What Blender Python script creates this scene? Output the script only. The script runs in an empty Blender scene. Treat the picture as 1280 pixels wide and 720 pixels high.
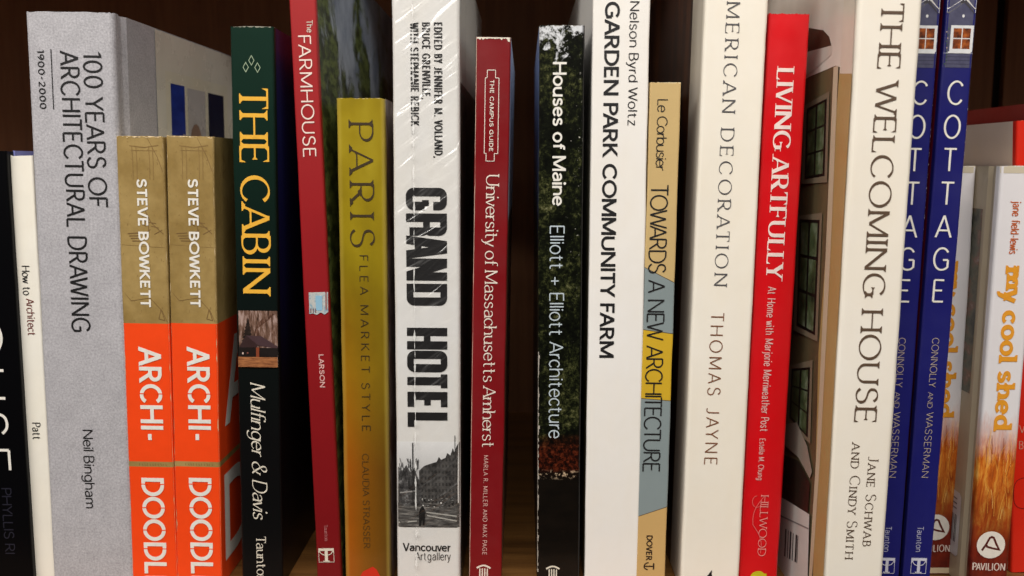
import bpy, math, random
from mathutils import Vector, Matrix, noise as mnoise

# ------------------------------------------------------------------ scene, camera, light
SC = bpy.context.scene
COL = SC.collection
rad = math.radians

FOCAL = 1200.0 / 1280.0 * 36.0          # mm on a 36 mm wide sensor
PITCH, YAW = rad(7.36), rad(0.72)
EYE = Vector((0.0, -0.40, 0.18))
cam = bpy.data.cameras.new('camera')
cam.lens = FOCAL; cam.sensor_width = 36.0
cam.clip_start = 0.01; cam.clip_end = 50.0
cam.dof.use_dof = True; cam.dof.focus_distance = 0.40; cam.dof.aperture_fstop = 14.0
camo = bpy.data.objects.new('camera', cam)
camo.location = EYE
camo.rotation_euler = (rad(90) - PITCH, 0, YAW)
COL.objects.link(camo)
SC.camera = camo

W = bpy.data.worlds.new('World'); SC.world = W; W.use_nodes = True
# the lit room: a pale ceiling above, darker floor and shelves below eye level
wt = W.node_tree; wl = wt.links.new
wc = wt.nodes.new('ShaderNodeTexCoord'); ws = wt.nodes.new('ShaderNodeSeparateXYZ'); wr = wt.nodes.new('ShaderNodeValToRGB')
wl(wc.outputs['Generated'], ws.inputs[0]); wl(ws.outputs[2], wr.inputs[0])
wr.color_ramp.elements[0].position = 0.0; wr.color_ramp.elements[0].color = (0.05, 0.035, 0.025, 1)
wr.color_ramp.elements[1].position = 0.34; wr.color_ramp.elements[1].color = (1.0, 0.93, 0.84, 1)
wl(wr.outputs[0], wt.nodes['Background'].inputs[0])
wt.nodes['Background'].inputs[1].default_value = 0.27

def area_lamp(name, loc, target, sx, sy, energy, color):
    l = bpy.data.lights.new(name, 'AREA'); l.shape = 'RECTANGLE'
    l.size = sx; l.size_y = sy; l.energy = energy; l.color = color
    o = bpy.data.objects.new(name, l); o.location = loc
    d = Vector(target) - Vector(loc)
    o.rotation_euler = d.to_track_quat('-Z', 'Y').to_euler()
    COL.objects.link(o)
area_lamp('ceiling_and_fill_light', (-0.22, -0.70, 1.02), (-.1, 0, 0.15), 1.9, 0.10, 26.5, (1.0, 0.955, 0.895))
area_lamp('ceiling_and_fill_light', (0.0, -2.7, 1.9), (0, 0, 0.15), 3.0, 0.2, 4.0, (1.0, 0.91, 0.80))  # added fill lamp, an invented far row that brightens the gaps between books

SC.view_settings.view_transform = 'Standard'
SC.view_settings.look = 'None'
SC.view_settings.exposure = 0.0
SC.view_settings.gamma = 1.0
SC.cycles.max_bounces = 6
SC.cycles.transparent_max_bounces = 12

# ------------------------------------------------------------------ measuring: where a sight line of the survey meets a plane
RC = camo.rotation_euler.to_matrix()
def sight(px, py):
    return RC @ Vector(((px - 640) / 1200.0, -(py - 360) / 1200.0, -1.0))
def at(px, py, y):
    d = sight(px, py); t = (y - EYE.y) / d.y
    return EYE + d * t

# ------------------------------------------------------------------ materials
def lin(c):
    out = []
    for v in c[:3]:
        v /= 255.0
        out.append(v / 12.92 if v <= 0.04045 else ((v + 0.055) / 1.055) ** 2.4)
    return (out[0], out[1], out[2], 1.0)

class Mat:
    """small builder around a node tree; coordinates are the book's own (metres)"""
    def __init__(s, name, rough=0.5, coat=0.0, spec=0.5):
        s.m = bpy.data.materials.new(name); s.m.use_nodes = True
        s.t = s.m.node_tree; s.n = s.t.nodes
        s.b = s.n['Principled BSDF']
        s.b.inputs['Roughness'].default_value = rough
        s.b.inputs['Specular IOR Level'].default_value = spec
        s.b.inputs['Coat Weight'].default_value = coat
        s.b.inputs['Coat Roughness'].default_value = 0.12
        tc = s.n.new('ShaderNodeTexCoord'); s.co = tc.outputs['Object']
        sp = s.n.new('ShaderNodeSeparateXYZ'); s.t.links.new(s.co, sp.inputs[0])
        s.x, s.y, s.z = sp.outputs
    def put(s, sock, v):
        if isinstance(v, bpy.types.NodeSocket): s.t.links.new(v, sock)
        elif isinstance(v, (tuple, list)) and len(v) >= 3 and sock.type == 'RGBA':
            sock.default_value = lin(v)
        else: sock.default_value = v
    def math(s, op, a, b=0.0, clamp=False):
        n = s.n.new('ShaderNodeMath'); n.operation = op; n.use_clamp = clamp
        s.put(n.inputs[0], a); s.put(n.inputs[1], b)
        return n.outputs[0]
    def noise(s, scale, detail=4, rough=0.55, stretch=(1, 1, 1), dist=0.0, off=0.0):
        mp = s.n.new('ShaderNodeMapping'); mp.inputs['Scale'].default_value = stretch
        mp.inputs['Location'].default_value = (off, off * 1.7, off * .3)
        s.t.links.new(s.co, mp.inputs[0])
        n = s.n.new('ShaderNodeTexNoise'); n.inputs['Scale'].default_value = scale
        n.inputs['Detail'].default_value = detail; n.inputs['Roughness'].default_value = rough
        n.inputs['Distortion'].default_value = dist
        s.t.links.new(mp.outputs[0], n.inputs['Vector'])
        return n.outputs['Fac']
    def voronoi(s, scale, stretch=(1, 1, 1), feature='F1'):
        mp = s.n.new('ShaderNodeMapping'); mp.inputs['Scale'].default_value = stretch
        s.t.links.new(s.co, mp.inputs[0])
        n = s.n.new('ShaderNodeTexVoronoi'); n.inputs['Scale'].default_value = scale
        n.feature = feature
        s.t.links.new(mp.outputs[0], n.inputs['Vector'])
        return n.outputs['Distance']
    def ramp(s, fac, stops, const=False):
        n = s.n.new('ShaderNodeValToRGB'); cr = n.color_ramp
        cr.interpolation = 'CONSTANT' if const else 'LINEAR'
        while len(cr.elements) < len(stops): cr.elements.new(0.5)
        for e, (p, c) in zip(cr.elements, stops):
            e.position = p
            e.color = lin(c) if isinstance(c, (tuple, list)) else (c, c, c, 1)
        s.put(n.inputs[0], fac)
        return n.outputs[0]
    def step(s, v, edge, soft=0.00012):
        """0 below edge, 1 above"""
        d = s.math('SUBTRACT', v, edge)
        return s.math('ADD', s.math('DIVIDE', d, soft * 2), 0.5, clamp=True)
    def mix(s, f, a, b, mode='MIX'):
        n = s.n.new('ShaderNodeMix'); n.data_type = 'RGBA'; n.blend_type = mode
        s.put(n.inputs[0], f); s.put(n.inputs[6], a); s.put(n.inputs[7], b)
        return n.outputs[2]
    def color(s, c): s.put(s.b.inputs['Base Color'], c); return s
    def bump(s, h, dist, strength=1.0):
        n = s.n.new('ShaderNodeBump'); n.inputs['Distance'].default_value = dist
        n.inputs['Strength'].default_value = strength
        s.t.links.new(h, n.inputs['Height']); s.t.links.new(n.outputs[0], s.b.inputs['Normal'])
        return s
    def wear(s, c, amt=0.10, scale=60):
        """slight handling marks and print unevenness over colour c"""
        f = s.ramp(s.noise(scale, 5, 0.6), [(0.3, 1 - amt), (0.7, 1.0)])
        return s.mix(1.0, c, f, 'MULTIPLY')

_pc = {}
def paper(rgb, rough=0.5, coat=0.0, amt=0.07, bump=0.00004, name='printed_paper'):
    k = (tuple(rgb), rough, coat, amt, bump)
    if k not in _pc:
        m = Mat(name, rough, coat)
        aged = tuple(v * k_ for v, k_ in zip(rgb, (.985, .965, .925)))
        base = m.mix(m.ramp(m.noise(22, 5, .62, (1, 1, .6)), [(.30, 0.0), (.78, 1.0)]), rgb, aged)
        m.color(m.wear(base, amt, 55))
        m.put(m.b.inputs['Roughness'], m.ramp(m.noise(38, 5, .65, off=3.0), [(.3, max(0.08, rough - .12)), (.7, min(1.0, rough + .12))]))
        if bump: m.bump(m.noise(230, 4, 0.6), bump)
        _pc[k] = m.m
    return _pc[k]
def ink(rgb, rough=0.5):
    k = ('ink', tuple(rgb), rough)
    if k not in _pc:
        m = Mat('ink', rough); m.color(m.wear(rgb, 0.12, 400)); _pc[k] = m.m
    return _pc[k]
PAGES = Mat('page_edges', 0.9)
PAGES.color(PAGES.ramp(PAGES.noise(1.0, 3, 0.7, (2600, 6, 6)), [(0.35, (150, 138, 118)), (0.65, (225, 214, 192))]))
PAGES = PAGES.m

# ------------------------------------------------------------------ mesh collecting
class MB:
    def __init__(s): s.v = []; s.f = []; s.mi = []; s.mats = []
    def slot(s, m):
        if m not in s.mats: s.mats.append(m)
        return s.mats.index(m)
    def face(s, pts, m):
        b = len(s.v); s.v += [tuple(p) for p in pts]; s.f.append(tuple(range(b, b + len(pts)))); s.mi.append(s.slot(m))
    def grid(s, rows, m, flip=False, close=False):
        b = len(s.v); n = len(rows[0]); k = s.slot(m)
        for r in rows: s.v += [tuple(p) for p in r]
        for i in range(len(rows) - 1):
            for j in range(n - 1 + (1 if close else 0)):
                j2 = (j + 1) % n
                q = (b + i * n + j, b + i * n + j2, b + (i + 1) * n + j2, b + (i + 1) * n + j)
                s.f.append(q[::-1] if flip else q); s.mi.append(k)
    def box(s, x0, x1, y0, y1, z0, z1, m):
        c = [(x, y, z) for z in (z0, z1) for y in (y0, y1) for x in (x0, x1)]
        for q in ((0, 2, 3, 1), (4, 5, 7, 6), (0, 1, 5, 4), (2, 6, 7, 3), (0, 4, 6, 2), (1, 3, 7, 5)):
            s.face([c[i] for i in q], m)
    def build(s, name, parent=None, smooth=False, label=None):
        me = bpy.data.meshes.new(name); me.from_pydata(s.v, [], s.f)
        for m in s.mats: me.materials.append(m)
        me.polygons.foreach_set('material_index', s.mi)
        if smooth: me.polygons.foreach_set('use_smooth', [True] * len(s.f))
        me.validate(); me.update()
        o = bpy.data.objects.new(name, me); COL.objects.link(o)
        if parent: o.parent = parent
        if label: o['label'] = label
        return o

# ------------------------------------------------------------------ bookcase
def wood(name, stops, stretch, scale=9.0, rough=0.45):
    m = Mat(name, rough)
    big = m.noise(scale, 6, 0.6, stretch, 0.6)
    fine = m.noise(scale * 9, 5, 0.7, stretch, 0.2, 3.0)
    f = m.math('ADD', m.math('MULTIPLY', big, 0.62), m.math('MULTIPLY', fine, 0.38))
    m.color(m.ramp(f, stops)); m.bump(f, 0.0004)
    return m.m
OAK = wood('shelf_wood', [(0.30, (66, 40, 18)), (0.5, (116, 78, 38)), (0.72, (150, 106, 56))], (0.25, 7.0, 4.0), 16)
DARK = wood('dark_wood_veneer', [(0.30, (116, 76, 50)), (0.55, (146, 98, 64)), (0.75, (170, 118, 80))], (9.0, 3.0, 0.35), 12, 0.6)
GAP = paper((14, 11, 10), 0.9, name='dark_gap')
case = bpy.data.objects.new('bookcase', None); COL.objects.link(case)
case['kind'] = 'structure'
def board(name, b, m):
    q = MB(); x0, x1, y0, y1, z0, z1 = b; q.box(x0, x1, y0, y1, z0, z1, m)
    o = q.build(name, case)
    bv = o.modifiers.new('bevel', 'BEVEL'); bv.width = 0.0015; bv.segments = 2
    return o
board('shelf_board', (-0.62, 0.62, -0.035, 0.30, -0.028, -0.004), OAK)
board('upper_shelf', (-0.62, 0.62, -0.012, 0.30, 0.378, 0.402), DARK)
board('back_panel', (-0.62, 0.333, 0.300, 0.306, -0.024, 0.40), DARK)
board('back_panel', (0.341, 0.62, 0.300, 0.306, -0.024, 0.40), DARK)
board('back_rail', (-0.62, 0.62, 0.3065, 0.312, -0.024, 0.40), GAP)

# ------------------------------------------------------------------ books
EPS = 0.00006
FLOOR = -0.004
class Book:
    def __init__(s, name, label, cat, Y, top, bot, depth, height=None, width=None, r=0.0010, bulge=0.0,
                 lean=None, group='books standing on the shelf', yaw=0.0):
        yt, tl, tr = top; yb, bl, br = bot
        a, b, c, d = at(tl, yt, Y), at(tr, yt, Y), at(bl, yb, Y), at(br, yb, Y)
        ct, cb = (a + b) / 2, (c + d) / 2
        al = math.atan2(ct.x - cb.x, ct.z - cb.z) if lean is None else rad(lean)
        s.w = width or ((b.x - a.x) + (d.x - c.x)) / 2 * math.cos(al)
        s.h = (height or ct.z / math.cos(al)) - FLOOR
        bx = ct.x - math.tan(al) * (ct.z - FLOOR)
        s.D, s.r, s.bulge = depth, r, bulge
        lift = FLOOR + s.w / 2 * abs(math.sin(al)) + 0.0003
        s.M = Matrix.Translation((bx, Y, lift)) @ Matrix.Rotation(al, 4, 'Y') @ Matrix.Rotation(rad(yaw), 4, 'Z')
        s.Mi = s.M.inverted()
        s.seed = random.Random(name + label).random() * 50
        o = bpy.data.objects.new(name, None); COL.objects.link(o)
        o.matrix_world = s.M; o.empty_display_size = 0.03
        o['label'] = label; o['category'] = cat; o['group'] = group
        s.o = o
        s.mb = {}
    # --- surfaces in the book's own coordinates: front (u = x), right (u = y), left (u = -y)
    def sy(s, x, z):
        h = s.w / 2; ax = min(abs(x), h); y = 0.0
        if ax > h - s.r:
            t = ax - (h - s.r); y = s.r - math.sqrt(max(s.r * s.r - t * t, 0.0))
        y += s.bulge * (ax / h) ** 2
        y += 0.00022 * (mnoise.noise(Vector((x * 25, s.seed, z * 22))))
        return y
    def groove(s, y): return 0.0
    def pt(s, face, u, v, lev=0.0):
        e = EPS * (1 + lev)
        if face == 'front': return (u, s.sy(u, v) - e, v)
        if face == 'right': return (s.w / 2 - s.groove(u) + e, u, v)
        return (-s.w / 2 + s.groove(-u) - e, -u, v)
    def loc(s, face, px, py):
        o = s.Mi @ EYE; d = s.Mi.to_3x3() @ sight(px, py)
        if face == 'front': t = -o.y / d.y; p = o + d * t; return (p.x, p.z)
        k = s.w / 2 if face == 'right' else -s.w / 2
        t = (k - o.x) / d.x; p = o + d * t
        return (p.y, p.z) if face == 'right' else (-p.y, p.z)
    def part(s, name):
        if name not in s.mb: s.mb[name] = MB()
        return s.mb[name]
    # --- printed areas
    def rect(s, part, face, u0, u1, v0, v1, m, lev=0.0, nx=None, nz=None):
        nx = nx or max(1, int(abs(u1 - u0) / 0.0012)); nz = nz or max(1, int(abs(v1 - v0) / 0.004))
        if face != 'front': nx = max(1, nx // 4)
        rows = [[s.pt(face, u0 + (u1 - u0) * i / nx, v0 + (v1 - v0) * j / nz, lev) for i in range(nx + 1)] for j in range(nz + 1)]
        s.part(part).grid(rows, m)
    def prect(s, part, face, px0, py0, px1, py1, m, lev=0.0):
        a, b = s.loc(face, px0, py0), s.loc(face, px1, py1)
        ym = (py0 + py1) / 2
        a2, b2 = s.loc(face, px0, py1), s.loc(face, px1, py0)
        s.rect(part, face, a[0], b[0], b[1], a[1], m, lev)
    def poly(s, part, face, pts, m, lev=0.0):
        s.part(part).face([s.pt(face, *p, lev) for p in pts], m)
    def ppoly(s, part, face, pts, m, lev=0.0):
        s.poly(part, face, [s.loc(face, *p) for p in pts], m, lev)
    def line(s, part, face, pts, wd, m, lev=0.0, closed=False):
        stroke(s.part(part), [Vector(p) for p in pts], lambda d: wd / 2, m, lambda u, v: s.pt(face, u, v, lev), closed)
    def disc(s, part, face, c, rx, rz, m, lev=0.0, n=28):
        s.poly(part, face, [(c[0] + rx * math.cos(2 * math.pi * i / n), c[1] + rz * math.sin(2 * math.pi * i / n)) for i in range(n)], m, lev)
    def text(s, part, string, style, p0, p1, cap, m, face='front', lev=2.0, horiz=False, slits=None):
        a, b = Vector(s.loc(face, *p0)), Vector(s.loc(face, *p1))
        k = (b - a).length / max(1e-6, math.hypot(p1[0] - p0[0], p1[1] - p0[1]))
        if horiz:
            v = (a.y + b.y) / 2; a.y = b.y = v
        else:
            u = (a.x + b.x) / 2; a.x = b.x = u
        d = (b - a).normalized(); up = Vector((-d.y, d.x))
        lettering(s.part(part), string, STY[style], (b - a).length, cap * k, m,
                  lambda x, y, l: s.pt(face, *(a + d * x + up * y), lev + l), slits)
    # --- solid parts
    def spine(s, m, top=None, back=0.0022):
        h = s.w / 2; xs = []
        nr = 5
        for i in range(nr): xs.append(-h + s.r * (1 - math.cos(math.pi / 2 * i / nr)))
        ni = 28
        for i in range(ni + 1): xs.append(-h + s.r + (s.w - 2 * s.r) * i / ni)
        for i in range(nr - 1, -1, -1): xs.append(h - s.r * (1 - math.cos(math.pi / 2 * i / nr)))
        nz = 48; q = MB(); rows = []
        yb = s.r + s.bulge + back
        rn = random.Random(s.seed)
        topj = [rn.uniform(-1, 1) * 0.00028 for _ in xs]
        for j in range(nz + 1):
            z = s.h * j / nz
            wob = [mnoise.noise(Vector((s.seed, 4.0 * sg, z * 34))) * .00022 + mnoise.noise(Vector((s.seed, 9.0 * sg, z * 160))) * .00008 for sg in (-1, 1)]
            row = [(x + wob[0 if x < 0 else 1] * (abs(x) / h) ** 4, s.sy(x, z), z + (topj[i] if j == nz else 0)) for i, x in enumerate(xs)]
            rows.append(row + [(h, yb, z), (-h, yb, z)])
        q.grid(rows, m, close=True)
        q.face(rows[0][::-1], m)
        q.face(rows[-1], top or m)
        return q.build('spine', s.o, smooth=False)
    def cover(s, side, m, y0=None, thick=0.0024, name=None, ztop=None):
        q = MB(); k = 1 if side == 'right' else -1; h = s.w / 2
        y0 = s.r + s.bulge + 0.0022 if y0 is None else y0
        ys = [y0 + (s.D - y0) * (i / 30) ** 1.8 for i in range(31)]
        zt = s.h if ztop is None else ztop
        nz = 12; rows = []
        for j in range(nz + 1):
            z = zt * j / nz
            o_ = [(k * (h - s.groove(y)), y, z) for y in ys]
            i_ = [(k * (h - thick - s.groove(y)), y, z) for y in reversed(ys)]
            rows.append(o_ + i_)
        q.grid(rows, m, close=True, flip=(k < 0))
        n = len(ys)
        for r_, fl in ((rows[0], 1), (rows[-1], -1)):
            for i in range(n - 1):
                f = [r_[i], r_[i + 1], r_[2 * n - 2 - i], r_[2 * n - 1 - i]]
                q.face(f if fl * k < 0 else f[::-1], m)
        return q.build(name or ('front_cover' if k > 0 else 'back_cover'), s.o)
    def pages(s, inset=0.003, thick=0.0024, gr=0.0):
        q = MB(); h = s.w / 2 - thick - gr - 0.0002
        q.box(-h, h, s.r + s.bulge + 0.0024, s.D - max(inset, 0.0005) - 0.001, max(inset, 0.0004), s.h - max(inset, 0.0008), PAGES)
        return q.build('page_block', s.o)
    def body(s, m, front=None, back=None, hard=True, top=None):
        s.spine(m, top)
        if hard:
            s.cover('right', front or m); s.cover('left', back or m); s.pages()
        else:
            s.cover('right', front or m, thick=0.0005); s.cover('left', back or m, thick=0.0005); s.pages(0.0004, 0.0005)
    def finish(s, labels=None):
        for n, q in s.mb.items():
            if q.f: q.build(n.split('#')[0], s.o, label=(labels or {}).get(n))
        s.mb = {}

# ------------------------------------------------------------------ lettering: every glyph is drawn as strokes of a pen
# paths: M point, L line, H/V quarter ellipse starting horizontal/vertical, S cubic; D dot.  cap height 1, x-height 0.68
G = {
'A': (.76, 'M0 0 L.38 1|M.38 1 L.76 0|M.13 .32 L.63 .32'),
'B': (.56, 'M0 0 L0 1|M0 1 L.26 1 H.5 .76 V.26 .53 L0 .53|M.26 .53 H.56 .265 V.26 0 L0 0'),
'C': (.76, 'M.76 .8 S.69 .93 .58 1 .44 1 H0 .5 V.44 0 S.58 0 .69 .07 .76 .2'),
'D': (.72, 'M0 0 L0 1|M0 1 L.26 1 H.72 .5 V.26 0 L0 0'),
'E': (.52, 'M0 0 L0 1|M0 1 L.5 1|M0 .52 L.43 .52|M0 0 L.52 0'),
'F': (.5, 'M0 0 L0 1|M0 1 L.5 1|M0 .5 L.42 .5'),
'G': (.8, 'M.76 .81 S.68 .94 .56 1 .43 1 H0 .5 V.43 0 S.58 0 .7 .05 .78 .14|M.78 .1 L.78 .46|M.5 .46 L.78 .46'),
'H': (.7, 'M0 0 L0 1|M.7 0 L.7 1|M0 .52 L.7 .52'),
'I': (0.0, 'M0 0 L0 1'),
'J': (.34, 'M.34 1 L.34 .25 V.14 0 S.08 0 .03 .02 0 .06'),
'K': (.64, 'M0 0 L0 1|M.58 1 L0 .4|M.2 .58 L.64 0'),
'L': (.48, 'M0 0 L0 1|M0 0 L.48 0'),
'M': (.86, 'M0 0 L0 1|M0 1 L.43 .08|M.43 .08 L.86 1|M.86 1 L.86 0'),
'N': (.72, 'M0 0 L0 1|M0 1 L.72 0|M.72 0 L.72 1'),
'O': (.9, 'M0 .5 V.45 1 H.9 .5 V.45 0 H0 .5'),
'P': (.54, 'M0 0 L0 1|M0 1 L.26 1 H.54 .73 V.26 .46 L0 .46'),
'Q': (.9, 'M0 .5 V.45 1 H.9 .5 V.45 0 H0 .5|M.5 .25 L.86 -.1'),
'R': (.58, 'M0 0 L0 1|M0 1 L.26 1 H.53 .74 V.26 .48 L0 .48|M.26 .48 L.6 0'),
'S': (.52, 'M.49 .84 S.42 .95 .36 1 .26 1 S.11 1 .02 .9 .02 .76 S.02 .61 .12 .56 .27 .52 S.43 .47 .53 .41 .53 .26 S.53 .1 .42 0 .26 0 S.15 0 .06 .06 0 .18'),
'T': (.64, 'M0 1 L.64 1|M.32 0 L.32 1'),
'U': (.68, 'M0 1 L0 .33 V.34 0 H.68 .33 L.68 1'),
'V': (.72, 'M0 1 L.36 0|M.36 0 L.72 1'),
'W': (1.08, 'M0 1 L.27 0|M.27 0 L.54 .95|M.54 .95 L.81 0|M.81 0 L1.08 1'),
'X': (.66, 'M0 1 L.66 0|M.66 1 L0 0'),
'Y': (.66, 'M0 1 L.33 .45|M.33 .45 L.66 1|M.33 0 L.33 .46'),
'Z': (.6, 'M.03 1 L.6 1|M.6 1 L0 0|M0 0 L.6 0'),
'a': (.46, 'M.04 .54 S.09 .64 .16 .68 .25 .68 H.46 .46 L.46 0|M.46 .4 S.4 .4 .3 .4 .2 .38 S.08 .35 0 .3 0 .19 V.19 0 S.3 0 .42 .08 .46 .2'),
'b': (.54, 'M0 0 L0 1|M0 .34 V.28 .68 H.54 .34 V.28 0 H0 .34'),
'c': (.48, 'M.48 .54 S.43 .63 .37 .68 .28 .68 H0 .34 V.28 0 S.37 0 .43 .05 .48 .14'),
'd': (.54, 'M.54 0 L.54 1|M0 .34 V.27 .68 H.54 .34 V.27 0 H0 .34'),
'e': (.54, 'M.01 .36 L.53 .36|M.53 .36 V.28 .68 H0 .34 V.28 0 S.38 0 .46 .05 .51 .14'),
'f': (.34, 'M.36 .97 S.2 1.02 .12 .96 .12 .8 L.12 0|M-.02 .66 L.3 .66'),
'g': (.54, 'M0 .34 V.27 .68 H.54 .34 V.27 0 H0 .34|M.54 .68 L.54 -.05 V.27 -.3 S.17 -.3 .08 -.27 .04 -.18'),
'h': (.5, 'M0 0 L0 1|M0 .4 V.27 .68 H.5 .42 L.5 0'),
'i': (0.0, 'M0 0 L0 .68|D0 .93'),
'j': (.1, 'M.1 .68 L.1 -.12 V-.1 -.3|D.1 .93'),
'k': (.48, 'M0 0 L0 1|M.44 .68 L0 .28|M.15 .41 L.48 0'),
'l': (0.0, 'M0 0 L0 1'),
'm': (.84, 'M0 0 L0 .68|M0 .4 V.23 .68 H.42 .44 L.42 0|M.42 .4 V.65 .68 H.84 .44 L.84 0'),
'n': (.5, 'M0 0 L0 .68|M0 .4 V.27 .68 H.5 .42 L.5 0'),
'o': (.56, 'M0 .34 V.28 .68 H.56 .34 V.28 0 H0 .34'),
'p': (.54, 'M0 -.3 L0 .68|M0 .34 V.28 .68 H.54 .34 V.28 0 H0 .34'),
'q': (.54, 'M.54 -.3 L.54 .68|M0 .34 V.27 .68 H.54 .34 V.27 0 H0 .34'),
'r': (.3, 'M0 0 L0 .68|M0 .36 S.02 .56 .12 .69 .3 .66'),
's': (.4, 'M.37 .56 S.33 .64 .28 .68 .2 .68 S.08 .68 .02 .62 .02 .52 S.02 .42 .1 .38 .2 .35 S.32 .31 .4 .28 .4 .17 S.4 .06 .32 0 .2 0 S.11 0 .04 .04 0 .13'),
't': (.32, 'M.12 .9 L.12 .16 V.26 0 S.29 0 .31 .01 .34 .03|M-.02 .66 L.3 .66'),
'u': (.5, 'M0 .68 L0 .26 V.23 0 H.5 .28|M.5 0 L.5 .68'),
'v': (.5, 'M0 .68 L.25 0|M.25 0 L.5 .68'),
'w': (.78, 'M0 .68 L.2 0|M.2 0 L.39 .64|M.39 .64 L.58 0|M.58 0 L.78 .68'),
'x': (.48, 'M0 .68 L.48 0|M.48 .68 L0 0'),
'y': (.5, 'M0 .68 L.26 0|M.5 .68 L.2 -.14 S.15 -.26 .1 -.3 0 -.29'),
'z': (.44, 'M.02 .68 L.44 .68|M.44 .68 L0 0|M0 0 L.44 0'),
'&': (.8, 'M.76 .56 S.72 .25 .55 0 .3 0 S.12 0 .02 .1 .02 .25 S.02 .42 .18 .5 .34 .58 S.46 .65 .52 .73 .52 .83 S.52 .94 .44 1 .35 1 S.25 1 .17 .94 .17 .82 S.17 .7 .3 .56 .42 .42 S.52 .3 .62 .16 .8 0'),
'0': (.56, 'M0 .5 V.28 1 H.56 .5 V.28 0 H0 .5'),
'1': (.2, 'M0 .84 L.2 1|M.2 0 L.2 1'),
'2': (.5, 'M.02 .8 S.06 .93 .15 1 .26 1 S.4 1 .48 .9 .48 .76 S.48 .6 .3 .4 0 0|M0 0 L.52 0'),
'9': (.54, 'M.52 .68 H.27 .38 H0 .69 V.27 1 H.54 .68 S.54 .35 .35 .1 .2 0'),
'+': (.56, 'M0 .36 L.56 .36|M.28 .08 L.28 .64'),
'-': (.3, 'M0 .36 L.3 .36'),
'~': (.3, 'M0 .46 L.3 .56'),
'.': (0.0, 'D0 .03'), ',': (.04, 'M.04 .08 L0 -.14'), ' ': (0.0, ''),
'\u00d8': (.9, 'M0 .5 V.45 1 H.9 .5 V.45 0 H0 .5'),
}
# alternative forms for single styles
BLOCK = {
'G': (.5, 'M.5 .7 L.5 .86 V.36 1 L.14 1 H0 .86 L0 .14 V.14 0 L.36 0 H.5 .14 L.5 .45|M.29 .47 L.5 .47'),
'R': (.5, 'M0 0 L0 1|M0 1 L.36 1 H.5 .86 L.5 .62 V.36 .5 L0 .5|M.36 .5 S.46 .48 .5 .44 .5 .34 L.5 0'),
'A': (.54, 'M0 0 L.2 1|M.34 1 L.54 0|M.1 .25 L.44 .25|M.14 .985 L.4 .985'),
'D': (.5, 'M0 0 L0 1|M0 1 L.36 1 H.5 .86 L.5 .14 V.36 0 L0 0'),
'O': (.5, 'M0 .5 L0 .86 V.14 1 L.36 1 H.5 .86 L.5 .14 V.36 0 L.14 0 H0 .14 L0 .5'),
'N': (.5, 'M0 0 L0 1|M.02 1 L.48 0|M.5 0 L.5 1'),
'H': (.5, 'M0 0 L0 1|M.5 0 L.5 1|M0 .5 L.5 .5'),
'T': (.52, 'M0 1 L.52 1|M.26 0 L.26 1'),
'E': (.4, 'M0 0 L0 1|M0 1 L.42 1|M0 .5 L.36 .5|M0 0 L.42 0'),
'L': (.38, 'M0 0 L0 1|M0 0 L.4 0'),
}
def parse(src):
    out = []
    for part in src.split('|'):
        toks = part.replace('M', ' M ').replace('L', ' L ').replace('H', ' H ').replace('V', ' V ').replace('S', ' S ').replace('D', ' D ').split()
        i = 0; pts = []; kind = 'line'; curved = False
        while i < len(toks):
            c = toks[i]
            if c == 'S':
                a = [float(t) for t in toks[i + 1:i + 7]]; i += 7; p = pts[-1]; curved = True
                for k in range(1, 9):
                    t = k / 8; q = 1 - t
                    pts.append((q**3 * p[0] + 3*q*q*t*a[0] + 3*q*t*t*a[2] + t**3*a[4], q**3 * p[1] + 3*q*q*t*a[1] + 3*q*t*t*a[3] + t**3*a[5]))
                continue
            x, y = float(toks[i + 1]), float(toks[i + 2]); i += 3
            if c in 'ML': pts.append((x, y))
            elif c == 'D': pts.append((x, y)); kind = 'dot'
            else:
                curved = True; p = pts[-1]
                for k in range(1, 8):
                    t = math.pi / 2 * k / 7
                    if c == 'H': pts.append((p[0] + (x - p[0]) * math.sin(t), y + (p[1] - y) * math.cos(t)))
                    else: pts.append((x + (p[0] - x) * math.cos(t), p[1] + (y - p[1]) * math.sin(t)))
        if pts: out.append((kind, curved, pts))
    return out
GP = {k: (w, parse(s)) for k, (w, s) in G.items()}
BP = {k: (w, parse(s)) for k, (w, s) in BLOCK.items()}

def stroke(q, pts, half, m, place, closed=False, cut=None):
    """quad strip along pts; half(direction) gives the half width; ends of straight strokes may be cut level"""
    n = len(pts)
    if n < 2: return
    base = len(q.v); k = q.slot(m)
    for i in range(n):
        a = pts[i - 1] if i > 0 else (pts[-2] if closed else None)
        b = pts[i + 1] if i < n - 1 else (pts[1] if closed else None)
        d0 = (pts[i] - a) if a is not None else None; d1 = (b - pts[i]) if b is not None else None
        if d0 is not None and d0.length < 1e-9: d0 = None
        if d1 is not None and d1.length < 1e-9: d1 = None
        d0 = d0.normalized() if d0 is not None else d1; d1 = d1.normalized() if d1 is not None else d0
        if d0 is None: d0 = d1 = Vector((1, 0))
        d0 = d0.normalized(); d1 = d1.normalized()
        d = (d0 + d1)
        d = d.normalized() if d.length > 1e-6 else d0
        nn = Vector((-d.y, d.x)); h = half(d)
        c = max(0.5, nn.dot(Vector((-d0.y, d0.x)))); h /= c
        if cut and not closed and i in (0, n - 1) and abs(d.y) > 0.35:
            off = Vector((-h / abs(d.y) * (1 if d.y > 0 else -1), 0))
        else: off = nn * h
        q.v.append(place(*(pts[i] + off))); q.v.append(place(*(pts[i] - off)))
    for i in range(n - 1):
        q.f.append((base + 2 * i, base + 2 * i + 1, base + 2 * i + 3, base + 2 * i + 2)); q.mi.append(k)

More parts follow.
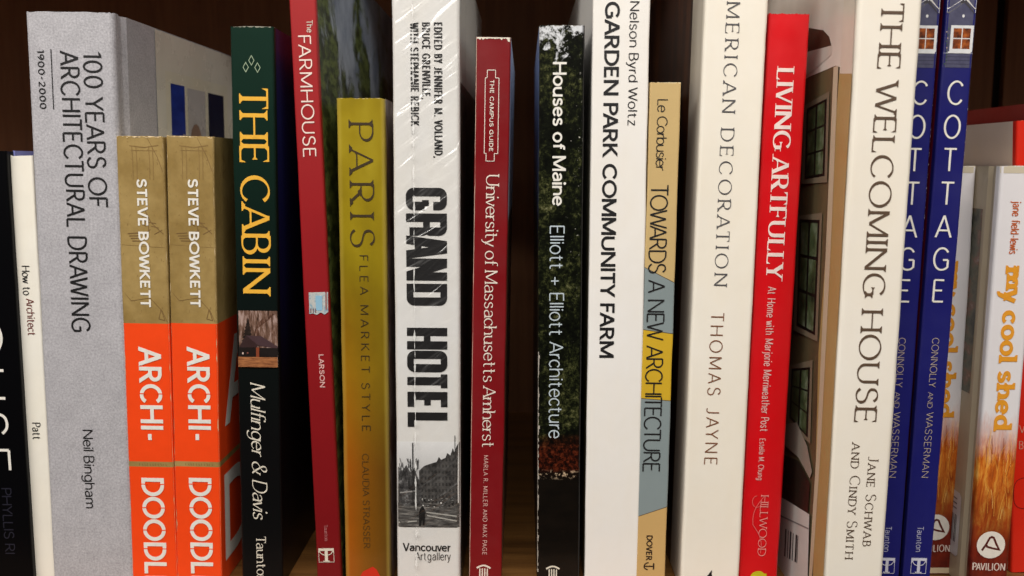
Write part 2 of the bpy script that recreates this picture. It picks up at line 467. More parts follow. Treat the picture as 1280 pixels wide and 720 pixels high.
# T thick, t thin (fractions of cap height), nib angle, serif half length, sl slant, tr tracking, sp extra word space, sq squareness
def sty(T, t=None, nib=0, serif=0, slant=0, tr=.2, sp=.0, xh=.68, block=False, smallcaps=0, sth=None):
    return dict(T=T, t=t if t is not None else T * .88, nib=rad(nib), serif=serif, slant=slant, tr=tr, sp=sp, xh=xh, block=block, sc=smallcaps, sth=sth)
STY = {
 'geo': sty(.118, .11, tr=.27), 'geo_small': sty(.17, tr=.24), 'light': sty(.115, .10, tr=.24), 'hum': sty(.12, .10, 10, tr=.24),
 'bold': sty(.215, .185, tr=.33), 'stencil': sty(.175, .16, tr=.29), 'heavy': sty(.24, .19, tr=.3, xh=.72),
 'gold_serif': sty(.145, .06, 12, .10, tr=.32, sp=-.1), 'ital': sty(.105, .04, 22, .04, .24, tr=.19, xh=.62, sp=-.05), 'small_serif': sty(.12, .06, 12, .09, tr=.26),
 'farm': sty(.125, .10, 8, tr=.26), 'paris': sty(.11, .045, 15, .12, tr=.26), 'wide': sty(.11, .09, tr=.75, sp=.3),
 'cond': sty(.17, .13, tr=.30), 'block': sty(.205, .165, tr=.285, sp=.12, block=True), 'univ': sty(.105, .05, 14, .08, tr=.22, xh=.64, sp=-.08),
 'helv_b': sty(.165, .14, tr=.255, xh=.72), 'helv_l': sty(.095, .085, tr=.23, xh=.72), 'helv_sb': sty(.19, .165, tr=.30),
 'helv_m': sty(.12, .105, tr=.25, xh=.72), 'avant': sty(.092, .086, tr=.15, xh=.70, sp=.02), 'deco': sty(.11, .05, 12, .10, tr=.56, sp=.35),
 'jayne': sty(.10, .075, 10, tr=.50, sp=.3), 'didone': sty(.225, .06, 0, .12, tr=.36, sth=.04, sp=-.08), 'garamond': sty(.135, .055, 14, .10, tr=.34, sp=.05),
 'mid': sty(.14, .12, tr=.42, sp=.1),
 'caps': sty(.10, .05, 12, .09, tr=.34, smallcaps=.76, sp=.15), 'thin': sty(.10, .08, tr=.3, sp=.1), 'cooper': sty(.27, .17, 8, .10, tr=.36, xh=.72, sth=.12),
 'round': sty(.13, .12, tr=.22), 'huge': sty(.085, .08, tr=.4), 'cot': sty(.095, .085, tr=.2), 'pav': sty(.15, .12, tr=.3),
}

SIDE_L = dict.fromkeys('OCGQcedoq', -.045); SIDE_L.update(dict.fromkeys('AVWYTvwy', -.085)); SIDE_L['J'] = -.05
SIDE_R = dict.fromkeys('ODQboepc', -.045); SIDE_R.update(dict.fromkeys('AVWYTFPLvwyrf', -.085)); SIDE_R['C'] = SIDE_R['K'] = SIDE_R['E'] = -.03
def kern(a, b):
    k = SIDE_R.get(a, 0) + SIDE_L.get(b, 0)
    if a + b in ('FA', 'PA', 'LT', 'LY', 'AV', 'VA', 'AT', 'TA', 'To', 'Ta', 'AY', 'YA', 'AW', 'WA'): k -= .08
    return k
def lettering(q, string, S, length, cap, m, place, slits=None):
    T, t, nib = S['T'], S['t'], S['nib']
    tr = S['tr']
    def glyph(ch):
        sc = 1.0
        if S['sc'] and ch.islower(): ch = ch.upper(); sc = S['sc']
        if S['block'] and ch in BP: return BP[ch] + (sc,)
        return GP.get(ch, GP[' ']) + (sc,)
    gl = [glyph(c) for c in string]
    fixed = 0.0; var = 0.0
    for i, (w, st, sc) in enumerate(gl):
        var += w * sc
        if i: fixed += tr + kern(string[i - 1], string[i])
        if string[i] == ' ': fixed += .40 + S['sp'] - tr
    L = length / cap - T
    # letter widths take up most of the fit, spacing the rest
    xs = (L - fixed) / max(var, 1e-3)
    if xs > 1.25 or xs < 0.55:
        lim = min(max(xs, 0.55), 1.25)
        trk = (L - var * lim - (fixed - tr * (len(gl) - 1))) / max(1, len(gl) - 1)
        trk = max(trk, T * 1.15)
        xs = (L - trk * (len(gl) - 1) - (fixed - tr * (len(gl) - 1))) / max(var, 1e-3); tr = trk
    pen = T / 2
    def half_for(straight):
        ang = nib + (rad(18) if (straight and t < T * .7) else 0)
        def half(d):
            th = math.atan2(d.y, d.x)
            ss, cc = math.sin(th - nib), math.cos(th - nib)
            if straight and abs(d.x) > .15 and abs(d.y) > .15 and t < T * .7:
                # classical stress: thick down-strokes, thin up-strokes
                return (T if d.x * d.y < 0 else (T * .35 + t * .65)) / 2
            return math.sqrt((T * ss) ** 2 + (t * cc) ** 2) / 2
        return half
    sl = S['slant']
    for ci, (w, strokes, sc) in enumerate(gl):
        ends = []
        for kind, curved, pts in strokes:
            ends.append((pts[0], pts[-1]))
        stag = 0
        def P(x, y, lev):
            return place((x + sl * y) * cap, y * cap, lev)
        yfix = S['xh'] / .68
        def conv(p):
            x, y = p
            if string[ci].islower() and sc == 1.0 and 0 <= y <= .69: y *= yfix
            return Vector((pen + x * sc * xs, y * sc))
        for si, (kind, curved, pts) in enumerate(strokes):
            lev = stag * 0.06; stag += 1
            if kind == 'dot':
                c = conv(pts[0]); r_ = T * .62
                q.face([P(c.x + r_ * math.cos(a * math.pi / 6), c.y + r_ * math.sin(a * math.pi / 6), lev) for a in range(12)], m)
                continue
            V = [conv(p) for p in pts]
            # pull flat extremes in by half the thin stroke, so caps keep to the cap height
            if t > .12 and not (len(V) == 2 and abs(V[0].x - V[1].x) < 1e-6):
                f = t / 2
                V = [Vector((v.x, f + (v.y) * (1 - 2 * f / (sc if not string[ci].islower() or sc < 1 else S['xh']))) if (-.01 <= v.y <= 1.01) else v) for v in V] if (curved or abs(V[0].y - V[-1].y) < 1e-6) else V
            closed = curved and (V[0] - V[-1]).length < 1e-4
            fine = [V[0]]
            for a_, b_ in zip(V, V[1:]):
                k_ = max(1, int((b_ - a_).length / .14))
                fine += [a_ + (b_ - a_) * (i_ + 1) / k_ for i_ in range(k_)]
            V = fine
            stroke(q, V, half_for(not curved), m, lambda x, y, l=lev: P(x, y, l), closed, cut=not curved)
            if S['serif'] and not closed:
                for e, (p, o) in enumerate(((V[0], V[1]), (V[-1], V[-2]))):
                    raw = pts[0] if e == 0 else pts[-1]
                    joined = False
                    for sj, (k2, c2, p2) in enumerate(strokes):
                        if sj == si or k2 == 'dot': continue
                        for z in (p2[0], p2[-1]):
                            if abs(z[0] - raw[0]) + abs(z[1] - raw[1]) < .02:
                                d2 = Vector(p2[1]) - Vector(p2[0])
                                if not curved and abs(p.x - o.x) < .01 and abs(d2.y) < .01: continue
                                joined = True
                        if len(p2) == 2 and not joined and abs(p2[0][1] - p2[1][1]) < .01 and abs(raw[1] - p2[0][1]) < .01 and min(p2[0][0], p2[1][0]) < raw[0] - .02 and max(p2[0][0], p2[1][0]) > raw[0] + .02:
                            joined = True
                    if joined: continue
                    d = (p - o).normalized(); th = S['sth'] or t * .8; sn = S['serif']
                    stag += 1; lv = stag * 0.06
                    if curved and abs(d.y) < .95: continue
                    if abs(d.y) > .5:
                        low = string[ci].islower() and sc == 1.0
                        up = d.y > 0
                        x0, x1 = p.x - T / 2 - sn, p.x + T / 2 + sn
                        if low and up: x1 = p.x + T * .3
                        y0 = p.y - th if up else p.y
                        q.face([P(x0, y0, lv), P(x1, y0, lv), P(x1, y0 + th, lv), P(x0, y0 + th, lv)], m)
                        # bracket
                        s_ = -1 if up else 1; yb = y0 if up else y0 + th
                        if not S['sth'] or S['sth'] > .1:
                            q.face([P(p.x - T / 2 - sn * .7, yb, lv), P(p.x + (T / 2 + sn * .7 if not (low and up) else T * .3), yb, lv), P(p.x + T / 2 * (.9 if not (low and up) else .5), yb + s_ * sn * .8, lv), P(p.x - T / 2 * .9, yb + s_ * sn * .8, lv)], m)
                    elif not string[ci].islower() or sc < 1:
                        # beak on the end of a horizontal arm
                        y = p.y; hgt = .20 * sc; wd = T * .55; k = 1 if d.x > 0 else -1
                        lo = (hgt if y < .3 * sc else (hgt * .55 if y < .8 * sc else t * .5)); hi = (hgt if y > .8 * sc else (hgt * .55 if y > .3 * sc else t * .5))
                        up_, dn = (lo, t * .5) if y < .3 * sc else ((t * .5, hi) if y > .8 * sc else (hgt * .5, hgt * .5))
                        q.face([P(p.x - k * wd, y - t * .45, lv), P(p.x + k * .01, y - dn, lv), P(p.x + k * .01, y + up_, lv), P(p.x - k * wd, y + t * .45, lv)], m)
        if slits and string[ci] in 'OCDAHI':
            x0 = pen + w * xs * (.5 if string[ci] in 'OC' else .3); g = .022
            yr = [(-.02, .26), (.74, 1.02)] if string[ci] in 'OCD' else [(.0, .0)]
            for a, b in yr:
                if b > a: q.face([P(x0 - g, a, 1), P(x0 + g, a, 1), P(x0 + g, b, 1), P(x0 - g, b, 1)], slits)
        pen += w * sc * xs + tr + (.40 + S['sp'] - S['tr'] if string[ci] == ' ' else 0)
        if ci + 1 < len(gl): pen += kern(string[ci], string[ci + 1])

# ------------------------------------------------------------------ inks
BLACK = ink((22, 21, 23)); WHITE = ink((232, 228, 220)); CREAM = ink((222, 214, 198)); GOLD = ink((236, 178, 62), .4)
BROWN = ink((92, 72, 56)); RUST = ink((128, 84, 60)); PINK = ink((226, 176, 172)); PALE = ink((188, 200, 208))
MUSTARD = ink((226, 152, 38)); ORANGE_INK = ink((196, 96, 46)); TANINK = ink((176, 160, 150)); MAROON = ink((112, 52, 48))

# ------------------------------------------------------------------ 1 black hardcover at the left edge
B = Book('hardcover_book', 'black hardcover with big thin white capitals, cut off by the left edge of the picture', 'book', 0.0,
         (190, -84, 6), (720, -47, 42), 0.19, r=.0012)
MK = Mat('black_jacket', .35, 0, .12); MK.color((6, 6, 8)); B.body(MK.m)
B.text('title', 'HOUSE', 'huge', (-44, 342), (-29, 590), 41, WHITE)
B.text('author_name', 'PHYLLIS RI', 'light', (2, 610), (7, 692), 11.5, ink((30, 30, 44)))
B.finish()

# ------------------------------------------------------------------ 2 thin white paperback
B = Book('paperback_book', 'thin white paperback between the black book and the thick grey hardcover', 'book', 0.003,
         (196, 11, 41), (720, 43, 70), 0.19, r=.0009, width=.0097)
B.spine(paper((238, 235, 226), .45)); BL = paper((120, 126, 190), .45)
B.cover('right', BL, thick=.0008, ztop=B.h + .0022); B.cover('left', BL, thick=.0008, ztop=B.h + .0022); B.pages(.0004, .0008)
B.text('title', 'How to', 'hum', (25.5, 332), (31.5, 369), 9.5, BLACK)
B.text('title', 'Architect', 'hum', (31.8, 373), (36.5, 419), 9.5, MAROON)
B.text('author_name', 'Patt', 'hum', (40, 528), (42, 549), 9.5, BLACK)
B.finish()

# ------------------------------------------------------------------ 3 thick grey hardcover
B = Book('hardcover_book', 'thick grey hardcover with thin black capitals and a picture label on its front cover', 'book', 0.0,
         (17, 28, 144), (720, 68, 166), 0.215, r=.0024)
m = Mat('grey_cloth', .75)
f = m.ramp(m.noise(1150, 3, .7), [(.3, (152, 150, 155)), (.5, (174, 172, 177)), (.72, (194, 192, 196))])
f2 = m.ramp(m.noise(110, 4, .6), [(.32, .86), (.68, 1.0)])
m.color(m.mix(1.0, f, f2, 'MULTIPLY')); m.bump(m.noise(1300, 3, .7), .00012); CLOTH = m.m
def groove(y):
    return .0017 * math.sin(math.pi * (y - .0045) / .0085) ** 2 if .0045 < y < .013 else 0.0
B.groove = groove
B.body(CLOTH)
u0 = B.loc('right', 193, 60)[0]
GLOSS = paper((224, 221, 211), .28, .5)
B.rect('front_label', 'right', u0, B.D - .001, .002, B.h - .0006, GLOSS, 6)
B.prect('cover_photo', 'right', 205, 88, 286, 250, paper((224, 220, 204), .3, .5), 8)
m = Mat('blue_print', .3, .5); m.color(m.ramp(m.noise(60, 4, .6, (1, 1, 3)), [(.3, (22, 34, 110)), (.7, (44, 66, 160))]))
B.prect('cover_photo', 'right', 211.5, 104, 232, 210, m.m, 10)
B.prect('cover_photo', 'right', 232.5, 110, 258, 240, paper((188, 186, 190), .3, .5), 10)
B.prect('cover_photo', 'right', 258.5, 116, 281, 250, paper((20, 30, 58), .3, .5), 10)
B.ppoly('cover_photo', 'right', [(236, 176), (238, 162), (241, 156), (244, 155), (247, 159), (249.5, 168), (251, 178)], paper((136, 112, 100), .4), 12)
B.ppoly('cover_photo', 'right', [(226, 174), (227, 167), (231, 169), (234, 175)], paper((150, 140, 160), .4), 12)
B.text('title', '100 YEARS OF', 'geo', (104, 64.5), (112.5, 260), 22.5, BLACK)
B.text('title', 'ARCHITECTURAL DRAWING', 'geo', (73.5, 63), (92, 415), 22.5, BLACK)
B.text('date_line', '1900~2000', 'geo_small', (46, 62), (50.5, 136), 8.6, BLACK)
a, b = Vector(B.loc('front', 63, 61.5)), Vector(B.loc('front', 68, 136.5)); a.x = b.x = (a.x + b.x) / 2
B.line('date_line', 'front', [a, b], .0004, BLACK, 2)
B.text('author_name', 'Neil Bingham', 'light', (103.5, 537), (107.5, 635), 12, BLACK)
B.finish()

# ------------------------------------------------------------------ 4, 5 twin gold and orange paperbacks
def archi(label, Y, top, bot, lx, shown):
    B = Book('paperback_book', label, 'book', Y, top, bot, 0.175, r=.0010, width=.0198)
    zo, zb1, zb0 = B.loc('front', top[1] + 20, 404)[1], B.loc('front', top[1] + 20, 576.5)[1], B.loc('front', top[1] + 20, 583)[1]
    m = Mat('gold_and_orange_print', .42)
    gold = m.mix(m.ramp(m.noise(45, 5, .6, off=B.seed), [(.35, 0.0), (.7, 1.0)]), (140, 114, 62), (172, 146, 92))
    gold = m.wear(gold, .14, 420)
    org = m.mix(1.0, (244, 72, 18), m.ramp(m.noise(60, 5, .65, off=B.seed), [(.3, .90), (.7, 1.0)]), 'MULTIPLY')
    up = m.step(m.z, zo); band = m.math('MULTIPLY', m.step(m.z, zb0), m.math('SUBTRACT', 1.0, m.step(m.z, zb1)))
    band = m.math('MAXIMUM', up, band)
    m.color(m.mix(band, org, gold)); m.bump(m.noise(300, 3, .6), .00003)
    B.body(m.m, hard=False, top=paper((206, 184, 140), .7))
    SK = ink((120, 92, 52)); SKL = ink((138, 110, 62)); rn = random.Random(4)
    hw = B.w / 2
    def sk(pts, wd=.00022, mm=SK, face='front'):
        B.line('pencil_sketch', face, pts, wd, mm, .6)
    def at2(dx, y): return (dx * .001 - hw, B.loc('front', top[1] + 25, y)[1])
    # a portico and a rough ruin drawn on the gold ground
    for x in (6.5, 8.2, 13.5, 15):
        sk([at2(x, 182), at2(x + .2, 200), at2(x + .1, 224)], .0003, SKL)
    sk([at2(5.5, 182), at2(12, 184), at2(17.5, 181)], .0004, SKL); sk([at2(6, 188), at2(17, 188)], .00025, SKL)
    sk([at2(13, 172), at2(17, 196), at2(19, 214)], .0002)
    for i in range(7):
        y = 276 + rn.uniform(0, 20); x = 9 + rn.uniform(0, 7)
        sk([at2(x, y), at2(x + rn.uniform(1, 4), y + rn.uniform(-8, 4))], .0003)
    for i in range(4): sk([at2(3.5 + i * .6, 292 + i * 3), at2(8 + i * .4, 291 + i * 3.4)], .0004)
    sk([at2(11, 262), at2(13.5, 278), at2(18.5, 292)], .0003); sk([at2(11.8, 268), at2(12.5, 290)], .0003)
    sk([at2(.8, 306), at2(19, 309)], .00018, SKL)
    sk([at2(.5, 364), at2(4, 376), at2(12, 372), at2(17, 388), at2(19, 402)], .00022)
    sk([at2(16.5, 386), at2(15.5, 398), at2(18, 400), at2(16.5, 386)], .0003)
    for i in range(40):
        x, y = rn.uniform(.6, 19), rn.uniform(176, 400)
        sk([at2(x, y), at2(x + rn.uniform(-.5, .5), y + rn.uniform(1, 4))], .00018, SKL)
    B.text('author_name', 'STEVE BOWKETT', 'bold', (lx[0], 223.5), (lx[0] + 8, 385), 12.8, WHITE)
    OR = ink((244, 72, 18))
    B.text('title', 'ARCHI-', 'stencil', (lx[1], 433), (lx[1] + 4, 552), 27.5, WHITE, slits=OR)
    B.text('title', 'DOODLE', 'stencil', (lx[2], 597), (lx[2] + 2.5, 737), 27, WHITE, slits=OR)
    for i in range(11):
        x = 5 + i * 1.15; B.line('band_marks', 'front', [at2(x, 578.3 + rn.uniform(0, 1)), at2(x + rn.uniform(-.2, .5), 581.6)], .0002, SK, .6)
    wr_ = random.Random(int(top[1])); BARE = paper((214, 190, 150), .8, name='bare_board')
    for k in (-1, 1):
        ed = [(B.h * j / 90, .00003 + max(0, wr_.gauss(-.00010, .00016))) for j in range(91)]
        for j in range(90): B.poly('worn_edge#%d' % k, 'front', [(k * (hw - .0003), ed[j][0]), (k * (hw - .0003), ed[j + 1][0]), (k * (hw - .0003 - ed[j + 1][1]), ed[j + 1][0]), (k * (hw - .0003 - ed[j][1]), ed[j][0])], BARE, .9)
    for i in range(14):
        x = wr_.uniform(-hw + .001, hw - .001); wd = wr_.uniform(.0004, .0016)
        B.poly('worn_top_edge', 'front', [(x - wd, B.h - .0002), (x + wd, B.h - .0002), (x + wd * .4, B.h - .0002 - abs(wr_.gauss(.0001, .0002))), (x - wd * .5, B.h - .0002 - abs(wr_.gauss(.0001, .0002)))], BARE, .9)
    if shown:
        for ch, px, p0, p1 in (('A', 281, 533, 424), ('D', 282, 701, 592)):
            u, v0 = B.loc('right', px, p0); v1 = B.loc('right', px, p1)[1]
            c = v1 - v0
            lettering(B.part('cover_lettering#' + ch), ch, STY['stencil'], c * 1.0, c, WHITE, lambda x, y, l, u=u, v0=v0: B.pt('right', u + x, v0 + y, 2 + l))
        for i in range(22):
            u, v = rn.uniform(.004, .03), rn.uniform(zo + .004, B.h - .006)
            B.line('pencil_sketch', 'right', [(u, v), (u + rn.uniform(-.004, .006), v + rn.uniform(-.008, .008))], .0004, SKL, .6)
    B.finish()
archi('gold and orange paperback squeezed between the grey hardcover and its own twin', 0.0, (172, 143, 206), (720, 167, 220), (169.5, 173, 178), False)
archi('gold and orange paperback beside the dark green book, its front cover edge showing', 0.0, (172, 208, 266), (720, 222, 277), (232.5, 233, 236.5), True)

# ------------------------------------------------------------------ 6 dark green book with a cabin photo
B = Book('hardcover_book', 'dark green hardcover with gold capitals and a small cabin photo on its spine', 'book', 0.0,
         (35, 288, 341), (720, 302, 354), 0.235, r=.0012)
m = Mat('green_black_jacket', .34, .0, .22)
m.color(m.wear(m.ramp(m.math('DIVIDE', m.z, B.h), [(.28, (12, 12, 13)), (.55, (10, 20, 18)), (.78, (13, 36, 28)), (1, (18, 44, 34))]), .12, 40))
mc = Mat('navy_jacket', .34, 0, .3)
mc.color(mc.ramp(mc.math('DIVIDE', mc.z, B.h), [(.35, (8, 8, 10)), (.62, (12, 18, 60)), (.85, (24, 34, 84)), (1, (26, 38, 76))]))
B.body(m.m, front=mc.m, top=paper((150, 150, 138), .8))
B.text('title', 'THE CABIN', 'gold_serif', (298, 108), (305, 366.5), 35, GOLD)
B.text('author_name', 'Mulfinger & Davis', 'ital', (313.5, 478), (316.5, 648), 17.5, CREAM)
B.text('publisher_name', 'Taunton', 'small_serif', (320.5, 670), (321.5, 727), 11, CREAM)
for cx, cy in ((307.3, 84), (314.3, 75.5), (322, 84.5)):
    c = Vector(B.loc('front', cx, cy)); a, b = .0011, .0019
    B.line('diamond_ornament', 'front', [c + Vector(p) for p in ((-a, 0), (0, b), (a, 0), (0, -b), (-a, 0))], .00028, ink((150, 168, 140)), 2, closed=True)
S_ = 'spine_photo'
m = Mat('autumn_sky_print', .4)
tr = m.noise(420, 4, .65, (1.6, 1, .35))
m.color(m.ramp(tr, [(.36, (58, 38, 28)), (.5, (112, 84, 70)), (.64, (166, 142, 134))]))
B.prect(S_, 'front', 298, 388, 347.5, 459, m.m, 1)
m = Mat('bare_trees_print', .4); m.color(m.ramp(m.noise(520, 5, .7, (1.5, 1, .4)), [(.34, (42, 24, 18)), (.55, (92, 62, 48)), (.7, (140, 112, 100))]))
B.ppoly(S_, 'front', [(318, 432), (319, 412), (323, 404), (328, 398), (334, 400), (338, 393), (342, 392), (347, 397), (347.3, 434)], m.m, 2)
m = Mat('dark_conifer_print', .4); m.color(m.ramp(m.noise(700, 4, .7), [(.35, (16, 14, 12)), (.7, (52, 38, 32))])); CON = m.m
pts = [(310.2, 396.5)]
for i in range(1, 8): pts += [(310.5 + i * .85, 396.5 + i * 4.2), (310.5 + i * .55, 397.5 + i * 4.2)]
pts += [(316, 433), (301, 434)]
for i in range(7, 0, -1): pts += [(310 - i * .7, 397.5 + i * 4.2), (310 - i * 1.15, 396.5 + i * 4.2)]
c0 = B.loc('front', 310, 420)
for i in range(len(pts)): B.ppoly(S_, 'front', [(310, 420), pts[i], pts[(i + 1) % len(pts)]], CON, 3)
B.ppoly(S_, 'front', [(299, 434), (308, 418.5), (322, 431), (322, 434)], paper((52, 34, 34), .4), 4)
B.ppoly(S_, 'front', [(308, 419), (327, 420), (347.3, 433), (347.3, 436), (323, 431.5)], paper((70, 50, 54), .4), 5)
B.ppoly(S_, 'front', [(299, 433.8), (347.3, 435), (347.3, 446), (299, 446)], paper((24, 16, 14), .4), 6)
B.ppoly(S_, 'front', [(320.5, 434), (324.5, 434), (324.5, 446), (320.5, 446)], paper((128, 62, 38), .4), 7)
B.ppoly(S_, 'front', [(303, 440), (305, 440), (305, 442.5), (303, 442.5)], paper((205, 180, 170), .4), 7)
B.ppoly(S_, 'front', [(309, 440), (311, 440), (311, 442), (309, 442)], paper((120, 70, 60), .4), 7)
m = Mat('dry_grass_print', .4); m.color(m.ramp(m.noise(300, 4, .6, (1, 1, 4)), [(.3, (104, 58, 36)), (.7, (176, 116, 72))]))
B.prect(S_, 'front', 298, 445.5, 347.5, 459, m.m, 8)
B.finish()

# ------------------------------------------------------------------ the little tree shaped mark used by one publisher
def tree_mark(B, c, w, h, m, lev=2):
    x, z = c; P = 'publisher_mark'
    B.line(P, 'front', [(x - w / 2, z - h / 2), (x - w / 2, z + h / 2), (x + w / 2, z + h / 2), (x + w / 2, z - h / 2), (x - w / 2, z - h / 2)], w * .03, m, lev, closed=True)
    B.rect(P, 'front', x - w * .48, x + w * .48, z + h * .33, z + h * .48, m, lev + .2)
    B.rect(P, 'front', x - w * .10, x + w * .10, z - h * .46, z + h * .34, m, lev + .4)
    B.rect(P, 'front', x - w * .22, x + w * .22, z - h * .46, z - h * .40, m, lev + .6)
    for s in (-1, 1):
        B.line(P, 'front', [(x + s * w * .08, z + h * .02), (x + s * w * .25, z + h * .06), (x + s * w * .36, z + h * .16), (x + s * w * .42, z + h * .30)], w * .05, m, lev + .8)
        B.line(P, 'front', [(x + s * w * .46, z + h * .33), (x + s * w * .47, z + h * .2)], w * .05, m, lev + .9)

# ------------------------------------------------------------------ 7 red book with a forest on its cover
B = Book('hardcover_book', 'narrow red hardcover with a shiny sticker on its spine, forest on its cover', 'book', 0.0,
         (0, 361, 395), (720, 397, 426), 0.24, height=.272, r=.0010)
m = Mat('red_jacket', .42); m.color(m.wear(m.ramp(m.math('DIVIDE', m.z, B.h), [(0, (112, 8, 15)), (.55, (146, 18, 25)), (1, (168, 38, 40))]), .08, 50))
mc = Mat('forest_cover', .4, .25)
trees = mc.ramp(mc.noise(170, 6, .75, (1, .4, .9)), [(.3, (12, 14, 9)), (.46, (44, 58, 28)), (.58, (102, 116, 62)), (.66, (62, 74, 40)), (.78, (24, 28, 18))])
sky = mc.ramp(mc.noise(40, 4, .6), [(.35, (112, 124, 144)), (.7, (176, 186, 202))])
gaps = mc.math('ADD', mc.noise(46, 6, .72, (1, .45, .4), .4), mc.math('MULTIPLY', mc.math('SUBTRACT', mc.z, .215), 2.4))
gaps = mc.math('SUBTRACT', gaps, mc.math('MULTIPLY', mc.step(.035, mc.y, .02), .08))
mc.color(mc.mix(mc.ramp(gaps, [(.50, 0.0), (.58, 1.0)]), trees, sky))
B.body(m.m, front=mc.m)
B.text('title', 'The', 'farm', (383.2, 25), (384.2, 41), 7.4, CREAM)
B.text('title', 'FARMHOUSE', 'farm', (371.5, 44.5), (381, 197), 15.5, ink((238, 216, 206)))
B.text('author_name', 'LARSON', 'helv_sb', (398.2, 443), (400.5, 484), 6.2, PINK)
B.text('publisher_name', 'Taunton', 'small_serif', (405.2, 656), (406.2, 676), 4.2, ink((190, 120, 120)))
tree_mark(B, B.loc('front', 408, 694), .0066, .0062, CREAM)
m = Mat('shiny_sticker', .2, .8); m.b.inputs['Metallic'].default_value = .35
m.color(m.ramp(m.noise(420, 3, .6, (1, 1, 1), 1.2), [(.3, (150, 190, 214)), (.5, (214, 222, 222)), (.62, (236, 232, 226)), (.75, (140, 176, 206))]))
STK = m.m
pts = [(386, 365.5), (409.8, 365), (410.3, 390), (406, 393), (401, 390.5), (396, 393.5), (391, 391.5), (386.8, 392.5)]
B.ppoly('shiny_sticker', 'front', pts, STK, 3)
for dx in (388, 391, 394): B.ppoly('shiny_sticker', 'front', [(dx, 385.5), (dx + 1.4, 385.5), (dx + 1.4, 391), (dx, 391)], ink((120, 90, 90)), 4)
B.ppoly('shiny_sticker', 'front', [(394.5, 369.5), (402.5, 369.5), (403, 388), (395, 388)], paper((142, 186, 214), .25), 4)
B.ppoly('shiny_sticker', 'front', [(406.5, 368), (408.6, 368), (409, 387), (407, 387)], ink((150, 110, 108)), 4)
B.finish()

# ------------------------------------------------------------------ 8 gold book
B = Book('hardcover_book', 'short olive gold hardcover with ornate dark capitals, left of the shrink-wrapped book', 'book', 0.0,
         (124, 420, 480), (720, 431, 488), 0.16, r=.0016, bulge=.0009)
m = Mat('gold_jacket', .34, .3); m.b.inputs['Metallic'].default_value = .15
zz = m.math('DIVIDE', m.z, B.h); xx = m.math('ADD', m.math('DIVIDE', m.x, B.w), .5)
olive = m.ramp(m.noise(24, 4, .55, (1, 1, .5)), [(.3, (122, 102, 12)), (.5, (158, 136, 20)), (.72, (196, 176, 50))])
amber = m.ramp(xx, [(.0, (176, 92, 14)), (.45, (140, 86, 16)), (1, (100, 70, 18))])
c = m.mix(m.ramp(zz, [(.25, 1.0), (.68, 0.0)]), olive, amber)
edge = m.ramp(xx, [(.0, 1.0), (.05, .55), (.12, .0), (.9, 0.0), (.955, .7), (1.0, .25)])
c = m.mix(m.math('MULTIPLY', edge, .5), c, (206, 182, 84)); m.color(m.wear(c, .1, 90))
mc = Mat('market_photo_cover', .4, .2)
mc.color(mc.ramp(mc.noise(48, 5, .65, (1, 1.6, .8), .8), [(.3, (24, 20, 24)), (.44, (96, 58, 40)), (.55, (134, 116, 112)), (.64, (58, 46, 48)), (.74, (176, 156, 134))]))
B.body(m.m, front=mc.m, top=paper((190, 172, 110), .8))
DK = ink((58, 44, 18))
B.text('title', 'PARIS', 'paris', (436, 153), (438, 308.5), 30, DK)
B.text('title', 'FLEA MARKET STYLE', 'wide', (449.5, 319), (453, 539), 9.8, DK)
B.text('author_name', 'CLAUDIA STRASSER', 'thin', (453.5, 567), (454, 685), 7.6, ink((76, 54, 20)))
B.ppoly('spine_ornament', 'front', [(449, 722), (454, 714), (460, 711), (466, 708), (471, 712), (476, 722)], ink((206, 44, 22)), 2)
B.finish()

# ------------------------------------------------------------------ 9 shrink-wrapped white book
B = Book('hardcover_book', 'thick white hardcover in shrink wrap with heavy black capitals and a street photo', 'book', -0.002,
         (0, 489, 575), (720, 497, 575), 0.20, height=.266, r=.0016)
WJ = paper((226, 226, 226), .4, .2, amt=.04)
mc = Mat('grand_cover', .35, .3)
d = mc.noise(70, 5, .65, (1, 1.4, .8))
dark = mc.ramp(d, [(.35, (26, 28, 22)), (.6, (74, 74, 62))])
lowz, hiz = B.loc('right', 580, 186)[1], B.loc('right', 580, 108)[1]
mk = mc.math('MULTIPLY', mc.step(hiz, mc.z), 1.0)
mc.color(mc.mix(mk, (214, 212, 206), dark))
B.body(WJ, front=mc.m, top=paper((230, 228, 224), .5))
for s, x, y1, yy in (('EDITED BY JENNIFER M. VOLLAND,', 542.3, 197, 28), ('BRUCE GRENVILLE,', 527.2, 124, 28), ('WITH STEPHANIE REBICK', 512.8, 157.5, 28)):
    B.text('editor_names', s, 'cond', (x, yy), (x + 1, y1), 10.4, BLACK)
B.text('title', 'GRAND HOTEL', 'block', (508, 234.5), (509, 537.5), 50, BLACK)
S_ = 'spine_photo'
z0, z1 = B.loc('front', 536, 659)[1], B.loc('front', 536, 552)[1]; hw = B.w / 2
m = Mat('grey_sky_print', .4)
m.color(m.ramp(m.math('DIVIDE', m.math('SUBTRACT', m.z, z0), z1 - z0), [(.25, (150, 150, 150)), (.6, (190, 190, 190)), (1, (226, 226, 226))]))
B.rect(S_, 'front', -hw + .0003, hw - .0002, z0, z1, m.m, 1)
m = Mat('grey_building_print', .4)
win = m.math('MULTIPLY', m.math('GREATER_THAN', m.math('SINE', m.math('MULTIPLY', m.x, 4200)), .1), m.math('GREATER_THAN', m.math('SINE', m.math('MULTIPLY', m.z, 2300)), .0))
bl = m.ramp(m.noise(260, 5, .7), [(.3, (34, 33, 33)), (.7, (92, 90, 88))])
m.color(m.mix(m.math('MULTIPLY', win, .55), bl, (24, 23, 24)))
BLD = m.m
